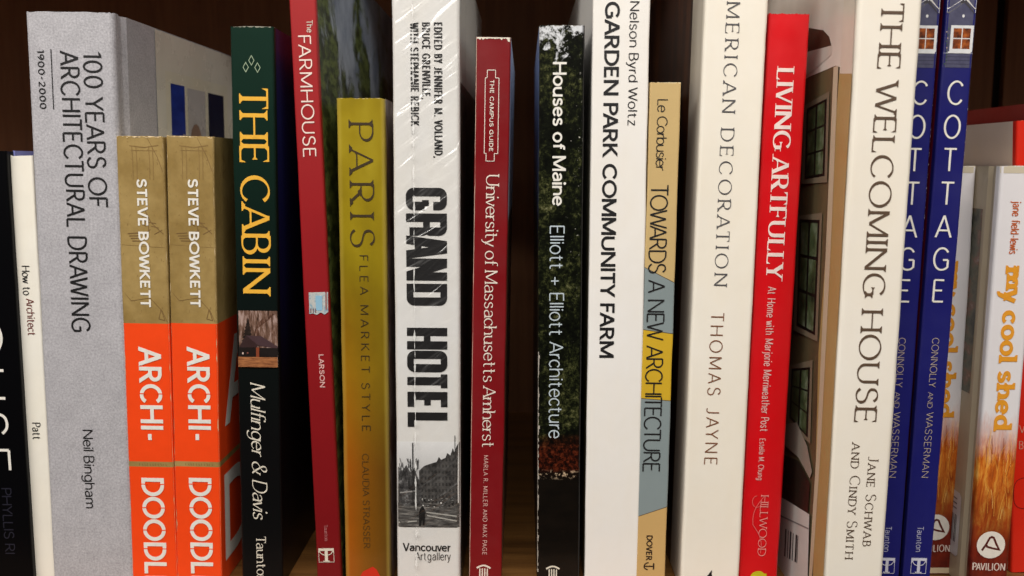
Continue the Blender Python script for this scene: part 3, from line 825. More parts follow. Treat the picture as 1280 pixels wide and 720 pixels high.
roofl = [(524, 588), (530, 582.5), (538, 579.5), (546, 577), (548.5, 571), (551.5, 574.5), (557, 572), (559, 566), (563, 569), (566, 560), (568, 565), (571, 557), (574.6, 552)]
for a, b in zip(roofl, roofl[1:]): B.ppoly(S_, 'front', [a, b, (b[0], 634), (a[0], 634)], BLD, 2)
m = Mat('grey_street_print', .4)
m.color(m.ramp(m.noise(330, 5, .7, (.5, 1, 3.0)), [(.3, (26, 25, 26)), (.52, (84, 82, 80)), (.72, (150, 147, 142))]))
B.prect(S_, 'front', 497.6, 628, 574.4, 659, m.m, 3)
m = Mat('grey_tree_print', .4)
m.color(m.ramp(m.noise(360, 5, .75), [(.36, (28, 27, 28)), (.56, (78, 77, 77)), (.7, (146, 146, 146))]))
treel = [(497.8, 583), (503, 588), (508, 581), (513, 590), (518, 586), (524, 600), (527, 610)]
for a, b in zip(treel, treel[1:]): B.ppoly(S_, 'front', [a, b, (b[0], 632), (a[0], 632)], m.m, 3.4)
DG = ink((38, 37, 38)); rn = random.Random(9)
for i in range(26):
    x, y = rn.uniform(498, 524), rn.uniform(572, 600)
    B.line(S_, 'front', [B.loc('front', x, y + 12), B.loc('front', x + rn.uniform(-4, 4), y)], .00022, DG, 4 + i * .05)
B.line(S_, 'front', [B.loc('front', 516.5, 630), B.loc('front', 516, 553)], .0005, DG, 5.5)
B.line(S_, 'front', [B.loc('front', 569, 575), B.loc('front', 568.7, 544)], .0003, DG, 5.5)
B.ppoly(S_, 'front', [(524, 657), (524, 640), (526, 634), (528.5, 632), (531, 636), (531.5, 647), (530.5, 656), (528.5, 656), (527.8, 648), (526.5, 657)], ink((16, 16, 17)), 6)
for i in range(34):
    x, y = rn.uniform(528, 571), rn.uniform(622, 634)
    B.disc(S_, 'front', B.loc('front', x, y), rn.uniform(.0002, .0006), rn.uniform(.0002, .0004), ink(rn.choice([(210, 208, 204), (24, 24, 25), (40, 40, 40), (120, 120, 118)])), 6 + i * .03, 8)
for y0_, y1_, a, b in ((640, 645, 533, 571), (644, 651, 534, 571), (653, 651, 498, 521)):
    B.line(S_, 'front', [B.loc('front', a, y0_), B.loc('front', b, y1_)], .0006, ink((170, 168, 162)), 5.2)
B.line(S_, 'front', [B.loc('front', 500, 615.5), B.loc('front', 519, 613.5)], .0006, ink((150, 148, 146)), 5.2)
B.text('publisher_name', 'Vancouver', 'helv_b', (503.5, 689), (564, 689), 10.5, BLACK, horiz=True)
B.text('publisher_name', 'Artgallery', 'helv_l', (519, 700), (563.5, 700), 10, ink((52, 50, 50)), horiz=True)
B.finish()
# the clear film round it
m = bpy.data.materials.new('clear_film'); m.use_nodes = True
nt = m.node_tree; nd = nt.nodes; nd.remove(nd['Principled BSDF'])
tr_, gl_, mx = nd.new('ShaderNodeBsdfTransparent'), nd.new('ShaderNodeBsdfGlossy'), nd.new('ShaderNodeMixShader')
gl_.inputs['Roughness'].default_value = .27; gl_.inputs['Color'].default_value = (1, 1, 1, 1)
tc = nd.new('ShaderNodeTexCoord'); mp = nd.new('ShaderNodeMapping'); mp.vector_type = 'TEXTURE'; mp.inputs['Rotation'].default_value = (0, rad(-38), 0); mp.inputs['Scale'].default_value = (6.0, 1, 1.0)
nz_ = nd.new('ShaderNodeTexNoise'); nz_.inputs['Scale'].default_value = 190; nz_.inputs['Detail'].default_value = 2; nz_.inputs['Distortion'].default_value = .7
bp = nd.new('ShaderNodeBump'); bp.inputs['Distance'].default_value = .0022; bp.inputs['Strength'].default_value = 1.0
L = nt.links.new
L(tc.outputs['Object'], mp.inputs[0]); L(mp.outputs[0], nz_.inputs['Vector']); L(nz_.outputs['Fac'], bp.inputs['Height']); L(bp.outputs[0], gl_.inputs['Normal'])
mx.inputs[0].default_value = .07
L(tr_.outputs[0], mx.inputs[1]); L(gl_.outputs[0], mx.inputs[2]); L(mx.outputs[0], nd['Material Output'].inputs['Surface'])
FILM = m
q = MB(); hw = B.w / 2; rows = []
for j in range(120):
    z = .001 + (B.h - .002) * j / 119; row = []
    for i in range(25):
        x = -hw + B.w * i / 24
        wv = mnoise.noise(Vector((x * 160 + z * 60, 3.3, z * 90))) * .00022
        row.append((x, B.sy(x, z) - .00085 + wv, z))
    rows.append([(-hw - .0006, .035, z)] + row + [(hw + .0006, .035, z)])
q.grid(rows, FILM)
fo = q.build('shrink_wrap', B.o, smooth=True)
m = Mat('film_seam', .25, .6); m.color((236, 236, 234)); m.b.inputs['Alpha'].default_value = .75
q = MB(); rn = random.Random(3); pa, pb = [], []
for j in range(150):
    z = .004 + (B.h - .008) * j / 149
    x = B.loc('front', 518, 300)[0] + mnoise.noise(Vector((1.7, 0, z * 150))) * .0003
    wd = max(.00002, .00010 + .0010 * mnoise.noise(Vector((8.1, 2, z * 300))))
    y = B.sy(x, z) - .0012
    pa.append((x - wd, y, z)); pb.append((x + wd, y - .0002, z))
q.grid([pa, pb], m.m)
q.build('wrap_seam', fo)

# ------------------------------------------------------------------ 10 crimson guide
def temple_mark(B, px, py, w, m, lev=2):
    x, z = B.loc('front', px, py); P = 'publisher_mark'
    arc = [(x - w / 2 + w * i / 12, z + w * .20 * math.sin(math.pi * i / 12)) for i in range(13)]
    B.line(P, 'front', arc, w * .13, m, lev)
    for i in range(4):
        xc = x - w * .27 + w * .18 * i
        B.rect(P, 'front', xc - w * .045, xc + w * .045, z - w * .75, z - w * .06 + w * .05 * math.sin(math.pi * (i + 1) / 5), m, lev + .3)
    B.rect(P, 'front', x - w / 2, x + w / 2, z - w * .9, z - w * .8, m, lev + .4)
B = Book('paperback_book', 'crimson paperback with white lettering in a thin stepped frame and a worn white top edge', 'book', 0.0,
         (48, 595.5, 638.5), (720, 586, 627), 0.15, r=.0008)
RED = paper((122, 11, 19), .42, .12, amt=.12)
mc = Mat('sky_and_brick_cover', .4, .2)
sky = mc.ramp(mc.noise(20, 4, .6), [(.3, (182, 202, 230)), (.7, (222, 232, 242))])
brk = mc.ramp(mc.noise(120, 5, .7), [(.3, (60, 40, 28)), (.7, (150, 112, 82))])
zs = B.loc('right', 634, 276)[1]
mc.color(mc.mix(mc.step(mc.z, zs, .002), brk, sky))
B.body(RED, front=mc.m, hard=False, top=paper((226, 218, 204), .8))
WE = paper((228, 222, 208), .8, name='bare_board'); rn = random.Random(5)
hw = B.w / 2; n = 26
lo = [(-hw + B.w * i / n, B.h - .00035 - abs(rn.gauss(0, .00035)) - (.0012 if i > n - 3 else 0)) for i in range(n + 1)]
for i in range(n): B.poly('worn_top_edge', 'front', [lo[i], lo[i + 1], (lo[i + 1][0], B.h), (lo[i][0], B.h)], WE, 1.5)
le = [(B.h * j / 60, .00020 + max(0, rn.gauss(0, .00008)) * .6) for j in range(61)]
for j in range(60): B.poly('worn_edge', 'front', [(-hw + .0001, le[j][0]), (-hw + .0001 + le[j][1], le[j][0]), (-hw + .0001 + le[j + 1][1], le[j + 1][0]), (-hw + .0001, le[j + 1][0])], paper((206, 176, 160), .7), 1)
CR = ink((232, 218, 206))
cx = [(609.5, 87.5), (619.8, 87.5), (619.8, 97.5), (624, 97.5), (622, 192), (617.8, 192), (617.5, 201.5), (607.2, 201.5), (607.2, 192), (605.5, 192), (606.5, 97.5), (609.6, 97.5)]
L0 = [Vector(B.loc('front', *p)) for p in cx]
def snap(vals, tol):
    return vals
xl, xr = (L0[4].x + L0[3].x) / 2, (L0[10].x + L0[9].x) / 2
xi, xj = (L0[1].x + L0[6].x) / 2, (L0[0].x + L0[7].x) / 2
zt, zt2, zb2, zb = L0[0].y, L0[3].y, L0[4].y, L0[6].y
fr = [(xj, zt), (xi, zt), (xi, zt2), (xl, zt2), (xl, zb2), (xi, zb2), (xi, zb), (xj, zb), (xj, zb2), (xr, zb2), (xr, zt2), (xj, zt2), (xj, zt)]
for i in range(12): B.line('title_frame', 'front', [fr[i], fr[i + 1]], .00028, CR, 2 + .1 * (i % 4))
B.text('series_name', 'THE CAMPUS GUIDE', 'helv_sb', (612.3, 99.5), (611.6, 189.5), 5.2, CR)
B.text('title', 'University of Massachusetts Amherst', 'univ', (608, 218.5), (603, 559), 15.5, CR)
B.text('author_name', 'MARLA R. MILLER AND MAX PAGE', 'mid', (605, 569), (603, 693.5), 5.0, ink((216, 168, 160)))
temple_mark(B, 604.5, 710, .0060, CR)
B.finish()

# ------------------------------------------------------------------ 11 dark forest book
B = Book('hardcover_book', 'dark book with a leafy forest photo printed all over its spine under white lettering', 'book', 0.0,
         (33, 676, 729), (720, 669, 726), 0.19, r=.0012)
m = Mat('forest_spine_print', .26, .3, .25)
leaf = m.noise(420, 6, .8)
big = m.noise(55, 3, .6, off=5.0)
v = m.math('ADD', m.math('MULTIPLY', leaf, .58), m.math('MULTIPLY', big, .42))
green = m.ramp(v, [(.43, (6, 7, 5)), (.51, (15, 18, 10)), (.56, (40, 44, 22)), (.61, (84, 84, 52)), (.67, (156, 154, 128))])
za = lambda py: B.loc('front', 697, py)[1]
skm = m.math('ADD', m.noise(170, 5, .7, off=2.0), m.math('MULTIPLY', m.math('SUBTRACT', m.z, za(74)), 13.0))
skm = m.math('ADD', skm, m.math('MULTIPLY', m.math('SUBTRACT', 0.0, m.math('ABSOLUTE', m.math('ADD', m.x, .002))), 16.0))
c = m.mix(m.ramp(skm, [(.52, 0.0), (.60, 1.0)]), green, (208, 210, 214))
spk = m.math('ADD', m.noise(620, 3, .6, off=8.0), m.math('MULTIPLY', m.x, 9.0))
spk = m.math('MULTIPLY', m.ramp(spk, [(.71, 0.0), (.76, 1.0)]), m.math('MULTIPLY', m.step(m.z, za(350), .03), m.step(za(110), m.z, .02)))
c = m.mix(m.math('MULTIPLY', spk, .8), c, (200, 196, 186))
aut = m.ramp(leaf, [(.40, (10, 6, 5)), (.5, (40, 14, 8)), (.6, (88, 34, 17)), (.7, (140, 80, 50))])
c = m.mix(m.math('SUBTRACT', 1.0, m.step(m.z, za(553), .004)), c, aut)
shore = m.ramp(m.noise(560, 3, .6, off=3.0), [(.53, (20, 14, 10)), (.64, (196, 170, 140))])
c = m.mix(m.math('SUBTRACT', 1.0, m.step(m.z, za(589), .0008)), c, shore)
water = m.ramp(m.noise(40, 4, .6, (1, 1, 3)), [(.3, (9, 8, 7)), (.7, (22, 17, 13))])
c = m.mix(m.math('SUBTRACT', 1.0, m.step(m.z, za(597), .0012)), c, water)
xr = B.loc('front', 716, 600)[0]
c = m.mix(m.step(m.x, xr + .0024, .0006), c, (10, 10, 10))
m.color(c)
mc = Mat('blue_black_cover', .4, .2); mc.color(mc.ramp(mc.math('DIVIDE', mc.z, B.h), [(.6, (9, 9, 11)), (.82, (44, 62, 112)), (1, (116, 138, 186))]))
B.body(m.m, back=mc.m, front=paper((14, 14, 14), .4), top=paper((120, 118, 110), .8))
B.text('title', 'Houses of Maine', 'helv_b', (692.3, 77.5), (689, 257.5), 17.2, WHITE)
B.text('author_name', 'Elliott + Elliott Architecture', 'helv_l', (688.5, 282), (685.6, 548), 16.8, PALE)
temple_mark(B, 691, 711, .0058, CREAM)
rn = random.Random(8)
for j in range(70):
    z = za(440) - (za(440) - za(715)) * j / 70; wd = .00012 + max(0, rn.gauss(.00014, .00018))
    z2 = za(440) - (za(440) - za(715)) * (j + 1) / 70
    B.poly('worn_edge', 'front', [(-B.w / 2 + .0002, z), (-B.w / 2 + .0002, z2), (-B.w / 2 + .0002 + wd, z2), (-B.w / 2 + .0002 + wd, z)], paper((176, 168, 160), .6), 1.2)
B.finish()

# ------------------------------------------------------------------ 12 plain white book
B = Book('paperback_book', 'tall white paperback with plain black lettering, standing left of the narrow tan paperback', 'book', 0.0,
         (0, 740, 814.5), (720, 732, 796), 0.235, height=.268, r=.0009)
mw = paper((234, 232, 230), .5, amt=.035)
mc = Mat('pale_garden_cover', .4, .2)
zz = mc.math('DIVIDE', mc.z, B.h)
pale = mc.ramp(zz, [(.3, (150, 138, 92)), (.6, (206, 200, 172)), (.85, (216, 215, 212))])
strk = mc.ramp(mc.noise(26, 5, .65, (1, 1.2, .4), .5), [(.42, 0.0), (.62, 1.0)])
lowm = mc.math('SUBTRACT', 1.0, mc.step(mc.z, B.h * .52, .05))
mc.color(mc.mix(mc.math('MULTIPLY', mc.math('MULTIPLY', strk, lowm), .75), pale, (62, 58, 26)))
B.body(mw, back=mc.m, hard=False)
B.text('title', 'GARDEN PARK COMMUNITY FARM', 'helv_sb', (757.5, 2), (747.8, 447), 18.6, BLACK)
B.text('author_name', 'Nelson Byrd Woltz', 'helv_m', (788.5, 1.5), (784, 157), 11.6, ink((44, 42, 44)))
B.finish()

# ------------------------------------------------------------------ 13 tan paperback with colour bands
B = Book('paperback_book', 'narrow tan paperback with slanting grey and yellow bands and thin black capitals', 'book', 0.0,
         (104.5, 812, 852), (720, 796, 831), 0.135, r=.0007)
m = Mat('banded_print', .45)
c = m.wear((198, 170, 116), .08, 50)
BANDS = [((803, 333), (842, 353), (132, 144, 146)), ((802, 412), (838, 417), (204, 166, 40)), ((800, 498), (836, 501), (132, 144, 146)), ((797, 646), (833, 634), (200, 164, 106))]
for p, q_, col in BANDS:
    a, b = B.loc('front', *p), B.loc('front', *q_); k = (b[1] - a[1]) / (b[0] - a[0])
    below = m.math('SUBTRACT', m.math('ADD', m.math('MULTIPLY', m.x, k), a[1] - k * a[0]), m.z)
    c = m.mix(m.step(below, -.0002, .00008), c, (74, 58, 40))
    c = m.mix(m.step(below, .0001, .00008), c, m.wear(col, .08, 50))
m.color(c); m.bump(m.noise(240, 4, .6), .00004)
B.body(m.m, front=paper((96, 54, 34), .4), back=paper((200, 176, 130), .45), hard=False, top=paper((216, 200, 160), .8))
B.text('author_name', 'Le Corbusier', 'avant', (822, 124), (820, 213.5), 12.6, BLACK)
B.text('title', 'TOWARDS A NEW ARCHITECTURE', 'avant', (813.5, 230), (804, 590), 20.3, BLACK)
B.text('publisher_name', 'DOVER', 'helv_sb', (808, 669), (807.5, 700), 7.2, ink((50, 34, 24)))
c = Vector(B.loc('front', 810.6, 707.5)); DB = ink((50, 34, 24))
B.line('publisher_mark', 'front', [c + Vector((.0019 * math.sin(t), .0016 * math.cos(t))) for t in [math.pi * 1.05 + math.pi * .95 * i / 12 for i in range(13)]], .0005, DB, 2)
B.line('publisher_mark', 'front', [c + Vector((.0022, -.0014)), c + Vector((.0022, .0014))], .0006, DB, 2.2)
B.line('publisher_mark', 'front', [c + Vector((-.0018, 0)), c + Vector((.0022, 0))], .0005, DB, 2.4)
B.finish()

# ------------------------------------------------------------------ 14 cream book
B = Book('hardcover_book', 'thick cream white hardcover with widely spaced thin grey capitals, left of the bright red book', 'book', -0.002,
         (0, 880, 962), (720, 852, 923), 0.225, height=.27, r=.0016)
mc = Mat('dark_interior_cover', .4, .3)
ue = -B.loc('left', 864, 60)[0]
brown = mc.ramp(mc.noise(20, 5, .65, (1, 2.6, .35), .5), [(.3, (18, 10, 7)), (.52, (56, 30, 18)), (.72, (112, 62, 24))])
mc.color(mc.mix(mc.step(mc.y, ue, .0006), (206, 198, 184), brown))
mf = Mat('garden_cover', .4, .2)
mf.color(mf.mix(mf.ramp(mf.noise(60, 5, .7), [(.45, 0.0), (.6, 1.0)]), (214, 206, 190), (120, 110, 84)))
B.body(paper((236, 231, 221), .42, .15, amt=.035), back=mc.m, front=mf.m)
B.text('title', 'AMERICAN DECORATION', 'deco', (911.5, -21), (890.5, 357), 16.6, ink((86, 84, 86)))
B.text('author_name', 'THOMAS JAYNE', 'jayne', (888.5, 390), (880.8, 581), 15.2, RUST)
B.ppoly('publisher_mark', 'front', [(882, 722), (886, 717), (890, 712), (889.5, 718), (892, 724)], BLACK, 2)
B.finish()

# ------------------------------------------------------------------ 15 bright red book
B = Book('hardcover_book', 'bright red hardcover with bold white serif capitals beside the thick cream white book', 'book', 0.001,
         (19, 962, 1012), (720, 923, 973), 0.17, r=.0012)
B.body(paper((212, 6, 20), .4, .25, amt=.06), top=paper((200, 30, 36), .6))
B.text('title', 'LIVING ARTFULLY', 'didone', (972, 85), (957, 349), 20.8, ink((242, 220, 214)))
B.text('subtitle', 'At Home with Marjorie Merriweather Post', 'hum', (960.5, 358), (950, 539), 9.6, PINK)
B.text('author_name', 'Estella M. Chung', 'hum', (949.5, 548), (947, 600), 6.6, PINK)
B.text('publisher_name', 'HILLWOOD', 'small_serif', (950.8, 619), (947.3, 695), 9.3, ink((228, 148, 142)))
c = Vector(B.loc('front', 948, 656))
sw = [c + Vector(((-.0024 + .004 * abs(t)) * 1.0 + .0016 * math.sin(3.2 * t), -.0128 * t)) for t in [-1 + 2 * i / 24 for i in range(25)]]
B.line('publisher_mark', 'front', sw, .00028, ink((222, 104, 102)), 3.4)
B.line('publisher_mark', 'front', [c + Vector((-.0012 - .002 * math.sin(t), .0105 + .0026 * math.cos(t))) for t in [i * .36 for i in range(15)]], .00024, ink((222, 104, 102)), 3.6)
lettering(B.part('publisher_mark'), 'g', STY['cooper'], .0075, .0125, ink((196, 190, 30)), lambda x, y, l, a=B.loc('front', 935.5, 738): B.pt('front', a[0] + x, a[1] + y, 2 + l))
B.finish()

# ------------------------------------------------------------------ 16 big cream book
B = Book('hardcover_book', 'wide cream hardcover with large brown capitals and a house facade on its cover', 'book', -0.036,
         (0, 1073, 1155), (720, 1030, 1103), 0.235, height=.262, r=.0018)
mc = Mat('facade_cover', .4, .25)
mc.color(mc.ramp(mc.noise(30, 5, .6, (1, 1, .5)), [(.3, (66, 58, 42)), (.7, (106, 94, 66))]))
B.body(paper((236, 230, 220), .45, .1, amt=.03), back=mc.m)
B.text('title', 'THE WELCOMING HOUSE', 'garamond', (1102.5, 2.5), (1067.5, 528.5), 27, BROWN)
B.text('author_name', 'Jane Schwab', 'caps', (1085.5, 570), (1078, 682.5), 12.2, BROWN)
B.text('author_name', 'and Cindy Smith', 'caps', (1064.5, 553), (1056.5, 698), 12.2, BROWN)
P = 'cover_photo'
def lp(pts, col, lev, rough=.4, mm=None): B.ppoly(P, 'left', pts, mm or paper(col, rough, .25), lev)
m = Mat('pale_ceiling_print', .4, .2); m.color(m.ramp(m.noise(18, 3, .6), [(.3, (196, 188, 176)), (.7, (230, 224, 214))])); CEIL = m.m
lp([(955, -30), (1073, -60), (1066, 90), (1045, 82), (1012, 96), (955, 130)], None, 1, mm=CEIL)
lp([(1058, -40), (1072.5, -60), (1066, 92), (1050, 92)], (214, 206, 194), 2)
lp([(975, 34), (1013, 35), (1030, 38), (1037, 46), (1040, 58), (1013, 64), (975, 74)], (74, 54, 40), 2)
lp([(1013, 64), (1040, 57), (1040, 68), (1012, 93), (975, 112), (975, 78)], (206, 200, 192), 3)
lp([(1050, 92), (1066, 92), (1030, 722), (1017, 722), (1024, 440)], (168, 146, 92), 4)
lp([(1043, 84), (1049, 82), (1040, 300), (1027, 560), (1016, 722), (1012, 722), (1022, 560), (1034, 300)], (196, 184, 160), 5)
m = Mat('window_pane_print', .3, .3); m.color(m.ramp(m.noise(75, 4, .65), [(.32, (30, 36, 26)), (.52, (74, 88, 58)), (.7, (128, 142, 118))])); PANE = m.m
LT = (124, 114, 96); MU = (20, 18, 15)
def window(tl, tr, br, bl, cols, rowsn, lev):
    lp([(tl[0] - 5, tl[1] - 6), (tr[0] + 4, tr[1] - 11), (br[0] + 4, br[1] + 10), (bl[0] - 5, bl[1] + 8)], LT, lev)
    lp([(tl[0] - 1, tl[1] - 2), (tr[0] + 1, tr[1] - 2), (br[0] + 1, br[1] + 2), (bl[0] - 1, bl[1] + 2)], MU, lev + 1)
    L_ = lambda a, b, t: (a[0] + (b[0] - a[0]) * t, a[1] + (b[1] - a[1]) * t)
    def pt(u, v): return L_(L_(tl, tr, u), L_(bl, br, u), v)
    for i in range(cols):
        for j in range(rowsn):
            g, h_ = .05, .015
            lp([pt(i / cols + g, j / rowsn + h_), pt((i + 1) / cols - g, j / rowsn + h_), pt((i + 1) / cols - g, (j + 1) / rowsn - h_), pt(i / cols + g, (j + 1) / rowsn - h_)], None, lev + 2, mm=PANE)
window((1011, 138), (1034, 125), (1031, 218), (1008, 222), 2, 3, 6)
window((1002, 276), (1025, 277), (1019, 417), (998, 405), 2, 3, 6)
window((992, 463), (1013, 461), (1010, 545), (989, 520), 2, 3, 6)
lp([(984, 530), (998, 528), (1011, 558), (1017, 590), (1014, 598), (1000, 572), (982, 556)], (150, 142, 132), 10)
lp([(974, 566), (1000, 576), (1014, 604), (1011, 650), (972, 620)], (40, 32, 26), 9)
ST = paper((196, 196, 196), .4)
B.ppoly('barcode_sticker', 'left', [(970, 616), (1014, 643), (1011.5, 735), (967, 735)], ST, 12)
B.ppoly('barcode_sticker', 'left', [(970, 640), (1013, 660), (1013, 662), (970, 642)], ink((120, 118, 118)), 13)
for i, x in enumerate((984, 987.5, 990, 993.5, 997, 999.5)):
    w_ = (1.6, .8, 1.8, 1.0, 2.0, .8)[i]; k = (x - 984) * .55
    B.ppoly('barcode_sticker', 'left', [(x, 661 + k), (x + w_, 661 + k + .8), (x + w_ - 1.5, 696 + k), (x - 1.5, 695 + k)], ink((40, 40, 42)), 13)
B.finish()

# ------------------------------------------------------------------ 17, 18 twin navy books
C2 = Book('hardcover_book', 'fully visible navy book with stacked white capitals, right of its half hidden twin', 'book', -0.018,
          (0, 1184, 1222), (720, 1131, 1161), 0.23, height=.252, width=.0116, r=.0009)
C1 = Book('hardcover_book', 'navy book with stacked white capitals half hidden behind the wide cream hardcover', 'book', -0.018,
          (0, 1139, 1176), (720, 1091, 1122), 0.23, height=.252, width=.0116, r=.0009)
NAVY = paper((26, 27, 106), .4, .2, amt=.08)
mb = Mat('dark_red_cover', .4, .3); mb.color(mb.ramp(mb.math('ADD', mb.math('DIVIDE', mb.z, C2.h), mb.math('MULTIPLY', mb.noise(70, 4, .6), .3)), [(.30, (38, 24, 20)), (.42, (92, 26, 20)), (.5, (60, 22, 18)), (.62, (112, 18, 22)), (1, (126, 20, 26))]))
ms = Mat('slate_siding_print', .4); ms.color(ms.ramp(ms.noise(200, 3, .6), [(.3, (64, 64, 88)), (.7, (86, 86, 110))])); SID = ms.m
mp_ = Mat('lit_pane_print', .35); mp_.color(mp_.ramp(mp_.noise(300, 3, .6), [(.35, (64, 28, 14)), (.52, (138, 66, 24)), (.7, (186, 104, 44))])); LIT = mp_.m
F = lambda x, y: C2.loc('front', x, y)
def cottage(B, ends):
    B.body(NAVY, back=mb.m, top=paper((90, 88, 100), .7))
    hw = B.w / 2
    zb = F(1195, 84.5)[1]; P = 'house_picture'
    B.rect(P, 'front', -hw + .0003, hw - .0003, zb, B.h - .0004, SID, .5)
    for y, wd in ((66.5, .0004), (71, .0002), (75.5, .0002), (80, .0002)):
        z = F(1195, y)[1]; B.rect(P, 'front', -hw + .0003, hw - .0003, z - wd / 2, z + wd / 2, ink((150, 152, 166)) if wd > .0003 else ink((44, 44, 70)), 1)
    W_ = ink((222, 222, 222))
    x0, z1 = F(1187.6, 31.5); x1, z0 = F(1213.5, 65)
    sh = .0004
    x0 += sh; x1 += sh
    B.rect(P, 'front', x0, x1, z0, z1, W_, 1.6)
    f = .0011
    B.rect(P, 'front', x0 + f, x1 - f, z0 + f, z1 - f, LIT, 2.2)
    xm, zm = (x0 + x1) / 2, (z0 + z1) / 2
    B.rect(P, 'front', xm - .00018, xm + .00018, z0 + f, z1 - f, W_, 2.8); B.rect(P, 'front', x0 + f, x1 - f, zm - .00018, zm + .00018, W_, 3.0)
    B.rect(P, 'front', x0 - .0006, x1 + .0006, z0 - .0006, z0, W_, 3.2)
    B.disc(P, 'front', (xm, F(1201, 20)[1]), .0005, .0006, W_, 1.6, 12)
    a = (xm, F(1201, 0)[1] - .0006)
    B.poly(P, 'front', [(-hw + .0003, B.h - .0004), (-hw + .0003, a[1] - .0042), a, (hw - .0003, a[1] - .0042), (hw - .0003, B.h - .0004)], ink((196, 196, 200)), 1.4)
    for s in (-1, 1):
        B.line(P, 'front', [(a[0], a[1] + .0003), (s * hw * .94 + (0 if s > 0 else .0002), a[1] - .0041)], .0011, ink((60, 56, 62)), 1.8 + s * .1)
        B.line(P, 'front', [(a[0], a[1] + .0016), (s * hw * .94, a[1] - .0026)], .0007, ink((208, 204, 200)), 2.2 + s * .1)
    rn = random.Random(2)
    for i in range(12): B.disc(P, 'front', (-hw + .0010 + rn.uniform(-.0004, .0004), F(1195, 36 + i * 4)[1]), .00025, .0003, ink(rn.choice([(60, 92, 66), (170, 150, 140), (50, 76, 60)])), 3.4, 8)
    for ch, cx, cy, w_ in (('C', 1194, 116, 18.5), ('O', 1190.2, 158.5, 20), ('T', 1187.2, 200, 17), ('T', 1183.8, 242, 17.5), ('A', 1178.9, 283, 20.5), ('G', 1175.6, 323.7, 19.5), ('E', 1172.6, 363.5, 14.5)):
        x, z = F(cx, cy); k = 1 / 3030.; cap = 26.2 * k; x = ends[0] + (x - ends[0]) * .55
        lettering(B.part('title'), ch, STY['cot'], w_ * k, cap, WHITE, lambda px, py, l, x=x, z=z, w_=w_: B.pt('front', x - w_ * k / 2 + px, z - cap / 2 + py, 2 + l))
    xa, xb = F(1163.5, 422), F(1152.5, 597)
    xt = (xa[0] + xb[0]) / 2 + .0002
    def down(part, s, st, y0, y1, cap, m):
        z0_, z1_ = F(1160, y0)[1], F(1160, y1)[1]
        lettering(B.part(part), s, STY[st], z0_ - z1_, cap, m, lambda px, py, l: B.pt('front', xt + py, z0_ - px, 2 + l))
    down('author_name', 'CONNOLLY', 'thin', 422, 484, .0027, TANINK); down('author_name', 'AND', 'thin', 490, 510, .0020, TANINK); down('author_name', 'WASSERMAN', 'thin', 515, 597, .0027, TANINK)
    down('publisher_name', 'Taunton', 'light', 658, 690, .0024, ink((170, 170, 196)))
    tree_mark(B, (F(1147.5, 707)[0] + .0002, F(1147.5, 707)[1]), .0062, .0066, ink((206, 206, 220)))
    # chipped white edge of the jacket
    rn = random.Random(int(ends[1]))
    for j in range(46):
        z = F(1195, 95 + j * 4.6)[1] + rn.uniform(-.0004, .0004); l_ = rn.uniform(.0002, .0011); wd = abs(rn.gauss(0, .00022))
        B.poly('worn_edge', 'front', [(hw - .0001, z), (hw - .0001, z + l_), (hw - .0001 - wd, z + l_ * .6)], ink((196, 192, 200)), 1.3)
    B.finish()
cottage(C1, (0.0, 1)); cottage(C2, (0.0, 7))

